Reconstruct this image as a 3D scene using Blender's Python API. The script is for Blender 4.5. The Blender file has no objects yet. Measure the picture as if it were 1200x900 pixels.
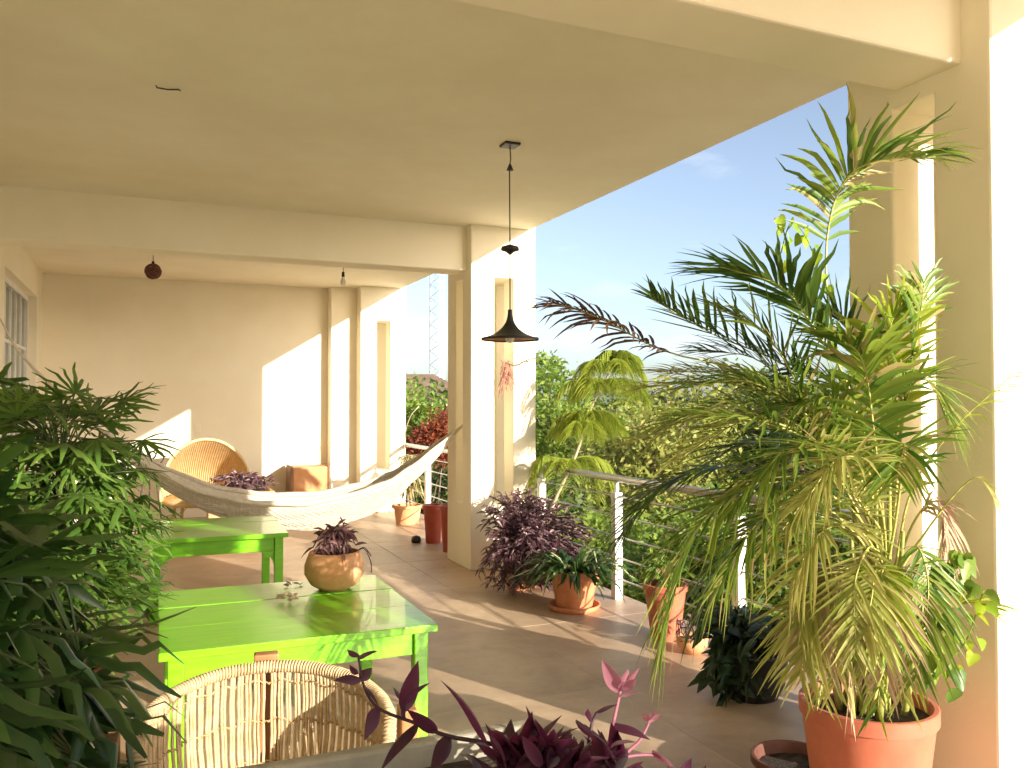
import bpy, bmesh, math, random
from mathutils import Vector, Matrix, noise
R = math.radians
rnd = random.Random(7)
scene = bpy.context.scene
C = scene.collection

# ------------------------------------------------------------------ camera
FPX, CX, HV, CAMZ, YAW = 979.0, 600.0, 473.0, 1.6, R(23.5)
cam_d = bpy.data.cameras.new('camera')
cam_d.sensor_width = 36.0
cam_d.lens = FPX / 1200 * 36
cam_d.clip_start = 0.05
cam_d.clip_end = 3000
cam = bpy.data.objects.new('camera', cam_d)
C.objects.link(cam)
cam.location = (0, 0, CAMZ)
cam.rotation_euler = (R(90 + 1.35), 0, -YAW)
scene.camera = cam
FWD = Vector((math.sin(YAW), math.cos(YAW), 0))
RGT = Vector((math.cos(YAW), -math.sin(YAW), 0))

def P(u, v, d):
    """photo pixel (1200x900) at forward distance d -> world point"""
    return Vector((0, 0, CAMZ)) + FWD * d + RGT * ((u - CX) / FPX * d) + Vector((0, 0, (HV - v) / FPX * d))

# ------------------------------------------------------------------ sky, sun, exposure
SUN_FROM = Vector((0.455, -1.0, 0.282)).normalized()
sun_el = math.asin(SUN_FROM.z)
sun_az = math.atan2(SUN_FROM.x, SUN_FROM.y)
world = bpy.data.worlds.new('World')
scene.world = world
world.use_nodes = True
wn = world.node_tree.nodes
wl = world.node_tree.links
wn.clear()
w_out = wn.new('ShaderNodeOutputWorld')
w_bg = wn.new('ShaderNodeBackground')
w_bg.inputs['Strength'].default_value = 0.060
sky = wn.new('ShaderNodeTexSky')
sky.sky_type = 'NISHITA'
sky.sun_disc = False
sky.sun_elevation = sun_el
sky.sun_rotation = sun_az
sky.altitude = 0
sky.air_density = 0.75
sky.dust_density = 1.6
sky.ozone_density = 1.4
# thin clouds
tc = wn.new('ShaderNodeTexCoord')
mp = wn.new('ShaderNodeMapping')
mp.inputs['Scale'].default_value = (2.2, 2.2, 7.0)
wl.new(tc.outputs['Generated'], mp.inputs['Vector'])
cn = wn.new('ShaderNodeTexNoise')
cn.inputs['Scale'].default_value = 1.9
cn.inputs['Detail'].default_value = 6
cn.inputs['Roughness'].default_value = 0.55
wl.new(mp.outputs['Vector'], cn.inputs['Vector'])
cr = wn.new('ShaderNodeValToRGB')
cr.color_ramp.elements[0].position = 0.50
cr.color_ramp.elements[0].color = (0, 0, 0, 1)
cr.color_ramp.elements[1].position = 0.78
cr.color_ramp.elements[1].color = (0.55, 0.55, 0.55, 1)
wl.new(cn.outputs['Fac'], cr.inputs['Fac'])
wm = wn.new('ShaderNodeMixRGB')
wm.inputs['Color2'].default_value = (4.8, 4.8, 4.9, 1)
wl.new(cr.outputs['Color'], wm.inputs['Fac'])
wl.new(sky.outputs['Color'], wm.inputs['Color1'])
whs = wn.new('ShaderNodeHueSaturation')
whs.inputs['Saturation'].default_value = 0.78
wl.new(wm.outputs['Color'], whs.inputs['Color'])
wl.new(whs.outputs['Color'], w_bg.inputs['Color'])
wl.new(w_bg.outputs['Background'], w_out.inputs['Surface'])

sun_d = bpy.data.lights.new('sun', 'SUN')
sun_d.energy = 2.3
sun_d.angle = R(0.5)
sun_d.color = (1.0, 0.89, 0.74)
sun = bpy.data.objects.new('sun', sun_d)
C.objects.link(sun)
sun.rotation_euler = (-SUN_FROM).to_track_quat('-Z', 'Y').to_euler()
sun.location = (6, -12, 6)

scene.view_settings.view_transform = 'Standard'
scene.view_settings.look = 'None'
scene.view_settings.gamma = 1
scene.view_settings.use_curve_mapping = False
scene.view_settings.exposure = 2.28
scene.render.resolution_x = 1024
scene.render.resolution_y = 768
scene.render.engine = 'CYCLES'
scene.cycles.max_bounces = 8
scene.cycles.diffuse_bounces = 5
scene.cycles.glossy_bounces = 2
scene.cycles.transmission_bounces = 6
scene.cycles.transparent_max_bounces = 6

# ------------------------------------------------------------------ materials
def nodes_of(m):
    m.use_nodes = True
    nt = m.node_tree
    nt.nodes.clear()
    return nt, nt.nodes, nt.links

def pmat(name, c1, c2, scale=4.0, rough=0.6, bump=0.0, bscale=None, metallic=0.0, space='Position', spec=0.5, contrast=(0.35, 0.65), stretch=None, coat=0.0, detail=5):
    m = bpy.data.materials.new(name)
    nt, n, l = nodes_of(m)
    out = n.new('ShaderNodeOutputMaterial')
    b = n.new('ShaderNodeBsdfPrincipled')
    l.new(b.outputs[0], out.inputs[0])
    if space == 'Position':
        g = n.new('ShaderNodeNewGeometry'); vec = g.outputs['Position']
    else:
        g = n.new('ShaderNodeTexCoord'); vec = g.outputs['Object']
    if stretch:
        mpn = n.new('ShaderNodeMapping'); mpn.inputs['Scale'].default_value = stretch
        l.new(vec, mpn.inputs['Vector']); vec = mpn.outputs['Vector']
    t = n.new('ShaderNodeTexNoise')
    t.inputs['Scale'].default_value = scale
    t.inputs['Detail'].default_value = detail
    t.inputs['Roughness'].default_value = 0.6
    l.new(vec, t.inputs['Vector'])
    r = n.new('ShaderNodeValToRGB')
    r.color_ramp.elements[0].position = contrast[0]
    r.color_ramp.elements[0].color = (*c1, 1)
    r.color_ramp.elements[1].position = contrast[1]
    r.color_ramp.elements[1].color = (*c2, 1)
    l.new(t.outputs['Fac'], r.inputs['Fac'])
    l.new(r.outputs['Color'], b.inputs['Base Color'])
    b.inputs['Roughness'].default_value = rough
    b.inputs['Metallic'].default_value = metallic
    b.inputs['Specular IOR Level'].default_value = spec
    b.inputs['Coat Weight'].default_value = coat
    if bump:
        t2 = n.new('ShaderNodeTexNoise')
        t2.inputs['Scale'].default_value = bscale or scale * 6
        t2.inputs['Detail'].default_value = 4
        l.new(vec, t2.inputs['Vector'])
        bp = n.new('ShaderNodeBump')
        bp.inputs['Strength'].default_value = bump
        bp.inputs['Distance'].default_value = 0.01
        l.new(t2.outputs['Fac'], bp.inputs['Height'])
        l.new(bp.outputs['Normal'], b.inputs['Normal'])
    return m

def leafmat(name, c1, c2, trans=0.35, tcol=None, rough=0.45, tip=None, spec=0.4, c3=None):
    """foliage: colour varies leaf by leaf, with light coming through the blade"""
    m = bpy.data.materials.new(name)
    nt, n, l = nodes_of(m)
    out = n.new('ShaderNodeOutputMaterial')
    b = n.new('ShaderNodeBsdfPrincipled')
    g = n.new('ShaderNodeNewGeometry')
    oi = n.new('ShaderNodeObjectInfo')
    ad = n.new('ShaderNodeMath'); ad.operation = 'ADD'
    l.new(g.outputs['Random Per Island'], ad.inputs[0])
    l.new(oi.outputs['Random'], ad.inputs[1])
    nz = n.new('ShaderNodeTexNoise'); nz.inputs['Scale'].default_value = 3.0
    l.new(g.outputs['Position'], nz.inputs['Vector'])
    ad2 = n.new('ShaderNodeMath'); ad2.operation = 'ADD'
    l.new(ad.outputs[0], ad2.inputs[0]); l.new(nz.outputs['Fac'], ad2.inputs[1])
    fr = n.new('ShaderNodeMath'); fr.operation = 'FRACT'
    l.new(ad2.outputs[0], fr.inputs[0])
    r = n.new('ShaderNodeValToRGB')
    r.color_ramp.elements[0].position = 0.0
    r.color_ramp.elements[0].color = (*c1, 1)
    r.color_ramp.elements[1].position = 0.85 if c3 else 1.0
    r.color_ramp.elements[1].color = (*c2, 1)
    if c3:
        e = r.color_ramp.elements.new(0.95); e.color = (*c3, 1)
    l.new(fr.outputs[0], r.inputs['Fac'])
    l.new(r.outputs['Color'], b.inputs['Base Color'])
    b.inputs['Roughness'].default_value = rough
    b.inputs['Specular IOR Level'].default_value = spec
    tr = n.new('ShaderNodeBsdfTranslucent')
    if tcol:
        tr.inputs['Color'].default_value = (*tcol, 1)
    else:
        hs = n.new('ShaderNodeHueSaturation')
        hs.inputs['Hue'].default_value = 0.485
        hs.inputs['Value'].default_value = 1.6
        l.new(r.outputs['Color'], hs.inputs['Color'])
        l.new(hs.outputs['Color'], tr.inputs['Color'])
    mx = n.new('ShaderNodeMixShader')
    mx.inputs['Fac'].default_value = trans
    l.new(b.outputs[0], mx.inputs[1]); l.new(tr.outputs[0], mx.inputs[2])
    l.new(mx.outputs[0], out.inputs[0])
    return m

M = {}
M['plaster'] = pmat('plaster', (0.855, 0.785, 0.62), (0.90, 0.84, 0.685), 1.4, 0.85, 0.12, 90, spec=0.2)
M['plaster_ceiling'] = pmat('plaster_ceiling', (0.83, 0.76, 0.595), (0.90, 0.84, 0.685), 1.1, 0.85, 0.10, 70, spec=0.2)
M['green'] = pmat('green_paint', (0.14, 0.47, 0.006), (0.185, 0.54, 0.010), 6, 0.28, 0.12, 30, space='Object', stretch=(1, 6, 6), coat=0.3)
M['terracotta'] = pmat('terracotta', (0.50, 0.17, 0.07), (0.62, 0.25, 0.12), 9, 0.75, 0.15, 60)
M['terracotta_pale'] = pmat('terracotta_pale', (0.60, 0.29, 0.13), (0.70, 0.38, 0.20), 8, 0.8, 0.15, 70)
M['terracotta_red'] = pmat('terracotta_red', (0.42, 0.11, 0.060), (0.50, 0.155, 0.09), 5, 0.55, 0.06, 40)
M['red_plastic'] = pmat('red_plastic', (0.34, 0.05, 0.025), (0.42, 0.075, 0.04), 7, 0.4)
M['black_plastic'] = pmat('black_plastic', (0.010, 0.010, 0.011), (0.02, 0.019, 0.018), 7, 0.45)
M['clay_dark'] = pmat('clay_dark', (0.10, 0.035, 0.022), (0.17, 0.065, 0.04), 9, 0.7)
M['soil'] = pmat('soil', (0.018, 0.012, 0.008), (0.055, 0.038, 0.025), 40, 0.95, 0.8, 90)
M['white_metal'] = pmat('white_metal', (0.74, 0.74, 0.72), (0.82, 0.82, 0.80), 9, 0.4)
M['steel'] = pmat('steel', (0.42, 0.40, 0.36), (0.52, 0.50, 0.46), 20, 0.35, metallic=0.85)
M['lamp_black'] = pmat('lamp_black', (0.012, 0.011, 0.010), (0.022, 0.02, 0.018), 20, 0.5)
M['copper'] = pmat('copper', (0.45, 0.19, 0.08), (0.55, 0.25, 0.12), 30, 0.45, metallic=0.7)
M['bulb'] = pmat('bulb_glass', (0.82, 0.80, 0.74), (0.86, 0.84, 0.78), 5, 0.2)
M['rattan_brown'] = pmat('rattan_brown', (0.11, 0.035, 0.025), (0.20, 0.075, 0.05), 30, 0.7)
M['rattan_pale'] = pmat('rattan_pale', (0.32, 0.17, 0.14), (0.46, 0.28, 0.23), 30, 0.8)
M['cord'] = pmat('palm_cord', (0.40, 0.29, 0.155), (0.58, 0.45, 0.27), 24, 0.75, 0.25, 160)
M['cord_dark'] = pmat('twine', (0.34, 0.22, 0.10), (0.48, 0.33, 0.17), 30, 0.8)
M['wicker_pale'] = pmat('wicker_pale', (0.62, 0.43, 0.20), (0.74, 0.55, 0.30), 14, 0.7)
M['wood'] = pmat('wood', (0.26, 0.11, 0.04), (0.40, 0.19, 0.075), 7, 0.5, 0.1, 30, stretch=(3, 3, 0.6))
M['wood_orange'] = pmat('wood_orange', (0.50, 0.22, 0.085), (0.60, 0.29, 0.125), 4, 0.6, 0.06, 30)
M['wood_dark'] = pmat('wood_dark', (0.17, 0.085, 0.04), (0.25, 0.13, 0.06), 6, 0.6)
M['cotton'] = pmat('cotton', (0.58, 0.51, 0.41), (0.70, 0.63, 0.52), 25, 0.9, 0.5, 170)
M['concrete'] = pmat('concrete', (0.20, 0.19, 0.15), (0.28, 0.265, 0.21), 12, 0.8, 0.2, 80)
M['grout'] = pmat('grout', (0.50, 0.37, 0.25), (0.60, 0.46, 0.33), 12, 0.8)
M['wall_below'] = pmat('render_below', (0.60, 0.54, 0.42), (0.68, 0.61, 0.48), 2, 0.9)
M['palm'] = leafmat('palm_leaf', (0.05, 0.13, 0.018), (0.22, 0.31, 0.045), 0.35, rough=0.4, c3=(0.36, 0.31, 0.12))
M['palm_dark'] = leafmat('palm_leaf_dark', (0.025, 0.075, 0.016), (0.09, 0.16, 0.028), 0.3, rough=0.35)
M['palm_pale'] = leafmat('palm_leaf_bleached_sunlit', (0.22, 0.28, 0.055), (0.44, 0.42, 0.14), 0.35)  # bleached fronds, their colour also raised to look sunlit
M['palm_yellow'] = leafmat('palm_leaf_yellow', (0.18, 0.29, 0.025), (0.36, 0.42, 0.045), 0.4)
M['palm_purple'] = leafmat('palm_leaf_dry_tip', (0.07, 0.035, 0.03), (0.15, 0.09, 0.05), 0.2)
M['palm_dead'] = leafmat('palm_leaf_dead', (0.30, 0.20, 0.13), (0.48, 0.36, 0.25), 0.2, rough=0.8)
M['air_leaf'] = leafmat('air_plant_leaf', (0.20, 0.09, 0.06), (0.36, 0.18, 0.13), 0.2, rough=0.8)
M['cane'] = pmat('palm_cane', (0.20, 0.24, 0.05), (0.36, 0.36, 0.09), 14, 0.5)
M['petiole'] = pmat('petiole', (0.03, 0.06, 0.015), (0.06, 0.10, 0.025), 14, 0.5)
M['rachis'] = pmat('frond_rib', (0.33, 0.36, 0.08), (0.48, 0.45, 0.14), 12, 0.5)
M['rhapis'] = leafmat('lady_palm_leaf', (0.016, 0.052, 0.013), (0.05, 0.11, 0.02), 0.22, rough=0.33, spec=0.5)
M['rhapis_lit'] = leafmat('lady_palm_leaf_sunlit', (0.045, 0.11, 0.018), (0.13, 0.22, 0.04), 0.3, rough=0.35)  # sunlit copy of the lady palm leaf, light put into its colour
M['bamboo_stem'] = pmat('lady_palm_stem', (0.10, 0.065, 0.03), (0.18, 0.12, 0.06), 20, 0.8)
M['lime'] = leafmat('lime_leaf', (0.16, 0.29, 0.02), (0.34, 0.46, 0.04), 0.4)
M['pine'] = leafmat('araucaria_needles', (0.15, 0.235, 0.026), (0.34, 0.39, 0.06), 0.4)
M['purple'] = leafmat('purple_leaf', (0.016, 0.006, 0.015), (0.055, 0.02, 0.042), 0.25, tcol=(0.35, 0.06, 0.18), rough=0.42)
M['purple_sunlit'] = leafmat('purple_leaf_sunlit', (0.26, 0.10, 0.15), (0.38, 0.17, 0.23), 0.35, tcol=(0.62, 0.25, 0.36), rough=0.42)  # purple leaf turned pink by the sun, painted into its colour
M['purple_bush'] = leafmat('purple_bush_leaf', (0.035, 0.018, 0.025), (0.15, 0.080, 0.095), 0.22, tcol=(0.32, 0.12, 0.17), rough=0.4, c3=(0.40, 0.30, 0.28))  # last tone paints greyish pink highlights on some leaves
M['dry_purple'] = leafmat('dry_purple_leaf', (0.10, 0.04, 0.05), (0.24, 0.13, 0.13), 0.15, rough=0.7)
M['variegated'] = leafmat('variegated_leaf', (0.02, 0.06, 0.018), (0.06, 0.13, 0.03), 0.2, c3=(0.42, 0.48, 0.22), rough=0.35)
M['dark_leaf'] = leafmat('dark_leaf', (0.010, 0.028, 0.012), (0.025, 0.06, 0.02), 0.15, rough=0.35)
M['tan_leaf'] = leafmat('tan_leaf', (0.30, 0.27, 0.10), (0.52, 0.45, 0.22), 0.25)
M['bark'] = pmat('bark', (0.09, 0.062, 0.042), (0.19, 0.14, 0.095), 9, 0.9, 0.6, 30)
M['bark_pale'] = pmat('bark_pale', (0.30, 0.24, 0.17), (0.45, 0.37, 0.27), 12, 0.85, 0.4, 40)
TREE = [leafmat('tree_leaf_dark', (0.04, 0.08, 0.02), (0.11, 0.155, 0.038), 0.3, rough=0.6),
        leafmat('tree_leaf_olive', (0.15, 0.19, 0.035), (0.34, 0.34, 0.08), 0.3, rough=0.6),
        leafmat('tree_leaf_green', (0.050, 0.115, 0.018), (0.15, 0.22, 0.034), 0.35, rough=0.55),
        leafmat('tree_leaf_bright', (0.10, 0.19, 0.025), (0.25, 0.33, 0.055), 0.4, rough=0.5),
        leafmat('tree_leaf_rust', (0.14, 0.032, 0.014), (0.27, 0.075, 0.030), 0.3, rough=0.6)]

def floor_material():
    m = bpy.data.materials.new('polished_concrete')
    nt, n, l = nodes_of(m)
    out = n.new('ShaderNodeOutputMaterial')
    b = n.new('ShaderNodeBsdfPrincipled')
    l.new(b.outputs[0], out.inputs[0])
    g = n.new('ShaderNodeNewGeometry')
    a = n.new('ShaderNodeTexNoise'); a.inputs['Scale'].default_value = 1.3; a.inputs['Detail'].default_value = 7; a.inputs['Roughness'].default_value = 0.62; a.inputs['Distortion'].default_value = 0.8
    c = n.new('ShaderNodeTexNoise'); c.inputs['Scale'].default_value = 7.0; c.inputs['Detail'].default_value = 8; c.inputs['Roughness'].default_value = 0.7
    l.new(g.outputs['Position'], a.inputs['Vector']); l.new(g.outputs['Position'], c.inputs['Vector'])
    r = n.new('ShaderNodeValToRGB')
    r.color_ramp.elements[0].position = 0.30; r.color_ramp.elements[0].color = (0.36, 0.245, 0.155, 1)
    r.color_ramp.elements[1].position = 0.72; r.color_ramp.elements[1].color = (0.61, 0.47, 0.33, 1)
    l.new(a.outputs['Fac'], r.inputs['Fac'])
    r2 = n.new('ShaderNodeValToRGB')
    r2.color_ramp.elements[0].position = 0.32; r2.color_ramp.elements[0].color = (0.78, 0.76, 0.74, 1)
    r2.color_ramp.elements[1].position = 0.66; r2.color_ramp.elements[1].color = (1.08, 1.06, 1.03, 1)
    l.new(c.outputs['Fac'], r2.inputs['Fac'])
    mx = n.new('ShaderNodeMixRGB'); mx.blend_type = 'MULTIPLY'; mx.inputs['Fac'].default_value = 0.8
    l.new(r.outputs['Color'], mx.inputs['Color1']); l.new(r2.outputs['Color'], mx.inputs['Color2'])
    oi = n.new('ShaderNodeObjectInfo')
    hv = n.new('ShaderNodeMapRange'); hv.inputs['To Min'].default_value = 0.9; hv.inputs['To Max'].default_value = 1.08
    l.new(oi.outputs['Random'], hv.inputs['Value'])
    hs = n.new('ShaderNodeHueSaturation')
    l.new(hv.outputs['Result'], hs.inputs['Value']); l.new(mx.outputs['Color'], hs.inputs['Color'])
    l.new(hs.outputs['Color'], b.inputs['Base Color'])
    rr = n.new('ShaderNodeMapRange'); rr.inputs['To Min'].default_value = 0.32; rr.inputs['To Max'].default_value = 0.6
    l.new(c.outputs['Fac'], rr.inputs['Value']); l.new(rr.outputs['Result'], b.inputs['Roughness'])
    bp = n.new('ShaderNodeBump'); bp.inputs['Strength'].default_value = 0.1; bp.inputs['Distance'].default_value = 0.01
    l.new(c.outputs['Fac'], bp.inputs['Height']); l.new(bp.outputs['Normal'], b.inputs['Normal'])
    return m
M['floor'] = floor_material()
M['sandy_soil'] = pmat('sandy_soil', (0.20, 0.18, 0.10), (0.42, 0.35, 0.24), 0.5, 0.95, 0.5, 6)  # pale sandy ground, lightened to bounce sun up to the ceiling
M['asphalt'] = pmat('asphalt', (0.045, 0.044, 0.042), (0.06, 0.058, 0.055), 3, 0.9)
M['roof_tile'] = pmat('roof_tile', (0.16, 0.10, 0.07), (0.25, 0.165, 0.12), 2, 0.85)
M['dark_roof'] = pmat('dark_roof', (0.02, 0.02, 0.022), (0.045, 0.043, 0.045), 2, 0.7)
M['house_wall'] = pmat('house_wall', (0.60, 0.55, 0.48), (0.70, 0.65, 0.56), 1, 0.9)
M['car_paint'] = pmat('car_paint', (0.03, 0.05, 0.09), (0.04, 0.06, 0.11), 3, 0.25, coat=0.6)
M['rubber'] = pmat('rubber', (0.012, 0.012, 0.012), (0.02, 0.02, 0.02), 8, 0.8)
def glass_material():
    m = bpy.data.materials.new('window_glass')
    nt, n, l = nodes_of(m)
    out = n.new('ShaderNodeOutputMaterial')
    b = n.new('ShaderNodeBsdfPrincipled')
    b.inputs['Base Color'].default_value = (0.36, 0.40, 0.36, 1)
    b.inputs['Roughness'].default_value = 0.05
    b.inputs['Transmission Weight'].default_value = 0.55
    b.inputs['IOR'].default_value = 1.3
    l.new(b.outputs[0], out.inputs[0])
    return m
M['glass'] = glass_material()
M['car_glass'] = pmat('car_glass', (0.03, 0.05, 0.06), (0.05, 0.07, 0.08), 3, 0.06)
M['curtain'] = pmat('curtain', (0.30, 0.29, 0.25), (0.42, 0.40, 0.34), 3, 0.9, stretch=(1, 8, 0.2))

# ------------------------------------------------------------------ builders
def tag(o, label=None, cat=None, group=None, kind=None):
    if label: o['label'] = label
    if cat: o['category'] = cat
    if group: o['group'] = group
    if kind: o['kind'] = kind
    return o

def thing(name, label, cat, loc=(0, 0, 0), rz=0.0, group=None):
    o = bpy.data.objects.new(name, None)
    o.empty_display_size = 0.1
    C.objects.link(o)
    o.location = loc
    o.rotation_euler = (0, 0, rz)
    return tag(o, label, cat, group)

class MB:
    def __init__(s):
        s.v = []; s.f = []
    def box(s, x0, x1, y0, y1, z0, z1):
        i = len(s.v)
        s.v += [(x0,y0,z0),(x1,y0,z0),(x1,y1,z0),(x0,y1,z0),(x0,y0,z1),(x1,y0,z1),(x1,y1,z1),(x0,y1,z1)]
        s.f += [(i,i+3,i+2,i+1),(i+4,i+5,i+6,i+7),(i,i+1,i+5,i+4),(i+1,i+2,i+6,i+5),(i+2,i+3,i+7,i+6),(i+3,i,i+4,i+7)]
        return s
    def tube(s, pts, r, n=6, caps=True):
        pts = [Vector(p) for p in pts]
        m = len(pts)
        rs = r if isinstance(r, (list, tuple)) else [r] * m
        base = len(s.v)
        ref = None
        for k, p in enumerate(pts):
            t = (pts[min(k+1, m-1)] - pts[max(k-1, 0)])
            if t.length < 1e-9: t = Vector((0, 0, 1))
            t.normalize()
            if ref is None:
                ref = Vector((0, 0, 1)) if abs(t.z) < 0.9 else Vector((1, 0, 0))
            a = (ref - t * ref.dot(t))
            if a.length < 1e-6: a = t.orthogonal()
            a.normalize(); ref = a
            b = t.cross(a)
            for j in range(n):
                an = 2 * math.pi * j / n
                s.v.append(tuple(p + a * (math.cos(an) * rs[k]) + b * (math.sin(an) * rs[k])))
        for k in range(m - 1):
            for j in range(n):
                a0 = base + k*n + j; a1 = base + k*n + (j+1) % n
                s.f.append((a0, a1, a1 + n, a0 + n))
        if caps:
            s.f.append(tuple(base + j for j in reversed(range(n))))
            s.f.append(tuple(base + (m-1)*n + j for j in range(n)))
        return s
    def lathe(s, prof, n=32, c=(0, 0, 0)):
        base = len(s.v); m = len(prof)
        for (r, z) in prof:
            for j in range(n):
                a = 2*math.pi*j/n
                s.v.append((c[0] + r*math.cos(a), c[1] + r*math.sin(a), c[2] + z))
        for k in range(m-1):
            for j in range(n):
                a0 = base+k*n+j; a1 = base+k*n+(j+1) % n
                s.f.append((a0, a1, a1+n, a0+n))
        return s
    def disc(s, r, z, n=24, c=(0, 0), wob=0.0):
        i = len(s.v)
        s.v.append((c[0], c[1], z + wob))
        for j in range(n):
            a = 2*math.pi*j/n
            s.v.append((c[0]+r*math.cos(a), c[1]+r*math.sin(a), z + rnd.uniform(-wob, wob)))
        for j in range(n):
            s.f.append((i, i+1+j, i+1+(j+1) % n))
        return s
    def strip(s, pts, widths, wdir, fold=0.0):
        """leaf blade along pts; wdir gives the width direction; fold lifts the edges into a shallow V"""
        base = len(s.v); m = len(pts)
        for k, p in enumerate(pts):
            t = (pts[min(k+1, m-1)] - pts[max(k-1, 0)])
            if t.length > 1e-9: t.normalize()
            w = wdir - t * wdir.dot(t)
            if w.length < 1e-6: w = t.orthogonal()
            w.normalize()
            nn = t.cross(w)
            h = widths[k] / 2
            if fold:
                s.v.append(tuple(p - w*h + nn*(h*fold))); s.v.append(tuple(p)); s.v.append(tuple(p + w*h + nn*(h*fold)))
            else:
                s.v.append(tuple(p - w*h)); s.v.append(tuple(p + w*h))
        q = 3 if fold else 2
        for k in range(m-1):
            for j in range(q-1):
                a = base + k*q + j
                s.f.append((a, a+1, a+1+q, a+q))
        return s
    def mesh(s, name, mat, smooth=False):
        me = bpy.data.meshes.new(name)
        me.from_pydata([tuple(v) for v in s.v], [], s.f)
        me.update()
        if mat is not None: me.materials.append(M[mat] if isinstance(mat, str) else mat)
        if smooth: me.polygons.foreach_set('use_smooth', [True]*len(me.polygons))
        return me
    def build(s, name, mat, parent=None, smooth=False, bevel=0.0, kind=None, loc=None):
        return link(name, s.mesh(name, mat, smooth), parent, bevel, kind, loc)

def link(name, me, parent=None, bevel=0.0, kind=None, loc=None, rot=None):
    o = bpy.data.objects.new(name, me)
    C.objects.link(o)
    if parent is not None: o.parent = parent
    if loc is not None: o.location = loc
    if rot is not None: o.rotation_euler = rot
    if bevel:
        b = o.modifiers.new('bevel', 'BEVEL'); b.width = bevel; b.segments = 2; b.limit_method = 'ANGLE'; b.angle_limit = R(40)
    if kind: o['kind'] = kind
    return o

def cells(xs, ys, zs, solid):
    """one closed mesh from the solid cells of a grid (walls with openings, slotted columns)"""
    bm = bmesh.new(); vm = {}
    def V(i, j, k):
        if (i, j, k) not in vm: vm[(i, j, k)] = bm.verts.new((xs[i], ys[j], zs[k]))
        return vm[(i, j, k)]
    nx, ny, nz = len(xs)-1, len(ys)-1, len(zs)-1
    S = lambda i, j, k: 0 <= i < nx and 0 <= j < ny and 0 <= k < nz and solid(i, j, k)
    for i in range(nx):
        for j in range(ny):
            for k in range(nz):
                if not S(i, j, k): continue
                if not S(i-1, j, k): bm.faces.new((V(i,j,k), V(i,j,k+1), V(i,j+1,k+1), V(i,j+1,k)))
                if not S(i+1, j, k): bm.faces.new((V(i+1,j,k), V(i+1,j+1,k), V(i+1,j+1,k+1), V(i+1,j,k+1)))
                if not S(i, j-1, k): bm.faces.new((V(i,j,k), V(i+1,j,k), V(i+1,j,k+1), V(i,j,k+1)))
                if not S(i, j+1, k): bm.faces.new((V(i,j+1,k), V(i,j+1,k+1), V(i+1,j+1,k+1), V(i+1,j+1,k)))
                if not S(i, j, k-1): bm.faces.new((V(i,j,k), V(i,j+1,k), V(i+1,j+1,k), V(i+1,j,k)))
                if not S(i, j, k+1): bm.faces.new((V(i,j,k+1), V(i+1,j,k+1), V(i+1,j+1,k+1), V(i,j+1,k+1)))
    bmesh.ops.dissolve_limit(bm, angle_limit=0.01, verts=bm.verts, edges=bm.edges)
    me = bpy.data.meshes.new('cells'); bm.to_mesh(me); bm.free()
    return me

def catmull(pts, n):
    pts = [Vector(p) for p in pts]
    ext = [pts[0]*2 - pts[1]] + pts + [pts[-1]*2 - pts[-2]]
    out = []; segs = len(pts) - 1
    for q in range(n):
        s = q/(n-1)*segs; i = min(int(s), segs-1); t = s - i
        a, b, c, d = ext[i], ext[i+1], ext[i+2], ext[i+3]
        out.append(0.5*((2*b) + (c-a)*t + (2*a-5*b+4*c-d)*t*t + (3*b-a-3*c+d)*t*t*t))
    return out

# ------------------------------------------------------------------ the house: floor, ceiling, columns, beams, walls
CEIL, EDGE, GROUND = 3.33, 3.47, -3.5
XW, YB = -1.30, 12.60           # house wall and end wall
COLX0, COLX1 = 2.84, 3.53
COLY = [2.10, 7.52, 12.10]

g = MB(); g.box(XW, 3.66, -2.6, 13.0, -0.24, -0.0012)
fl = g.build('floor', 'grout'); tag(fl, kind='structure')
# joints between the cast slabs
xs = [-1.3, 0.0, 1.2, 2.4, 3.66]
ys = [-2.6, -1.3, 0.1, 1.5, 2.85, 4.15, 5.5, 6.85, 8.2, 9.5, 10.85, 12.1, 13.0]
for i in range(len(xs)-1):
    for j in range(len(ys)-1):
        g = MB(); jt = 0.004
        g.box(xs[i]+jt, xs[i+1]-jt, ys[j]+jt, ys[j+1]-jt, -0.012, -0.0004 * ((i*7+j*3) % 3))
        g.build('floor_slab', 'floor', fl)
g = MB(); g.box(XW-0.3, EDGE, -2.9, 13.2, CEIL, CEIL+0.3)
tag(g.build('ceiling', 'plaster_ceiling', bevel=0.012), kind='structure')
g = MB(); g.box(XW-0.3, 3.5, -2.5, 12.95, GROUND-0.2, -0.24)
low = g.build('lower_storey', 'wall_below'); tag(low, 'cream lower storey carrying the terrace floor', 'wall')

col_lab = ['large cream slotted column beside the big potted palm', 'cream slotted column that holds the hammock rope above the purple bush',
           'cream slotted column at the end wall']
for k, y0 in enumerate(COLY):
    w = COLX1 - COLX0; a = (w - 0.20)/2
    me = cells([COLX0, COLX0+a, COLX1-a, COLX1], [y0, y0+a, y0+w-a, y0+w], [0, 0.62, 2.83, CEIL+0.3],
               lambda i, j, kk, k=k: kk != 1 or (i != 1 and j != 1) or (k == 2 and i == 1 and j == 2))
    me.materials.append(M['plaster'])
    o = link('column', me, bevel=0.012)
    tag(o, col_lab[k], 'column', 'slotted terrace columns')
for k, y0 in enumerate(COLY[:2]):
    g = MB(); g.box(XW, COLX0+0.01, y0+0.12, y0+0.43, 2.90, CEIL+0.02)
    o = g.build('ceiling_beam', 'plaster', bevel=0.012)
    tag(o, ['thick cream beam running into the column beside the big palm', 'cream beam running into the column that holds the hammock'][k], 'beam', 'beams under the terrace ceiling')

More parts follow.
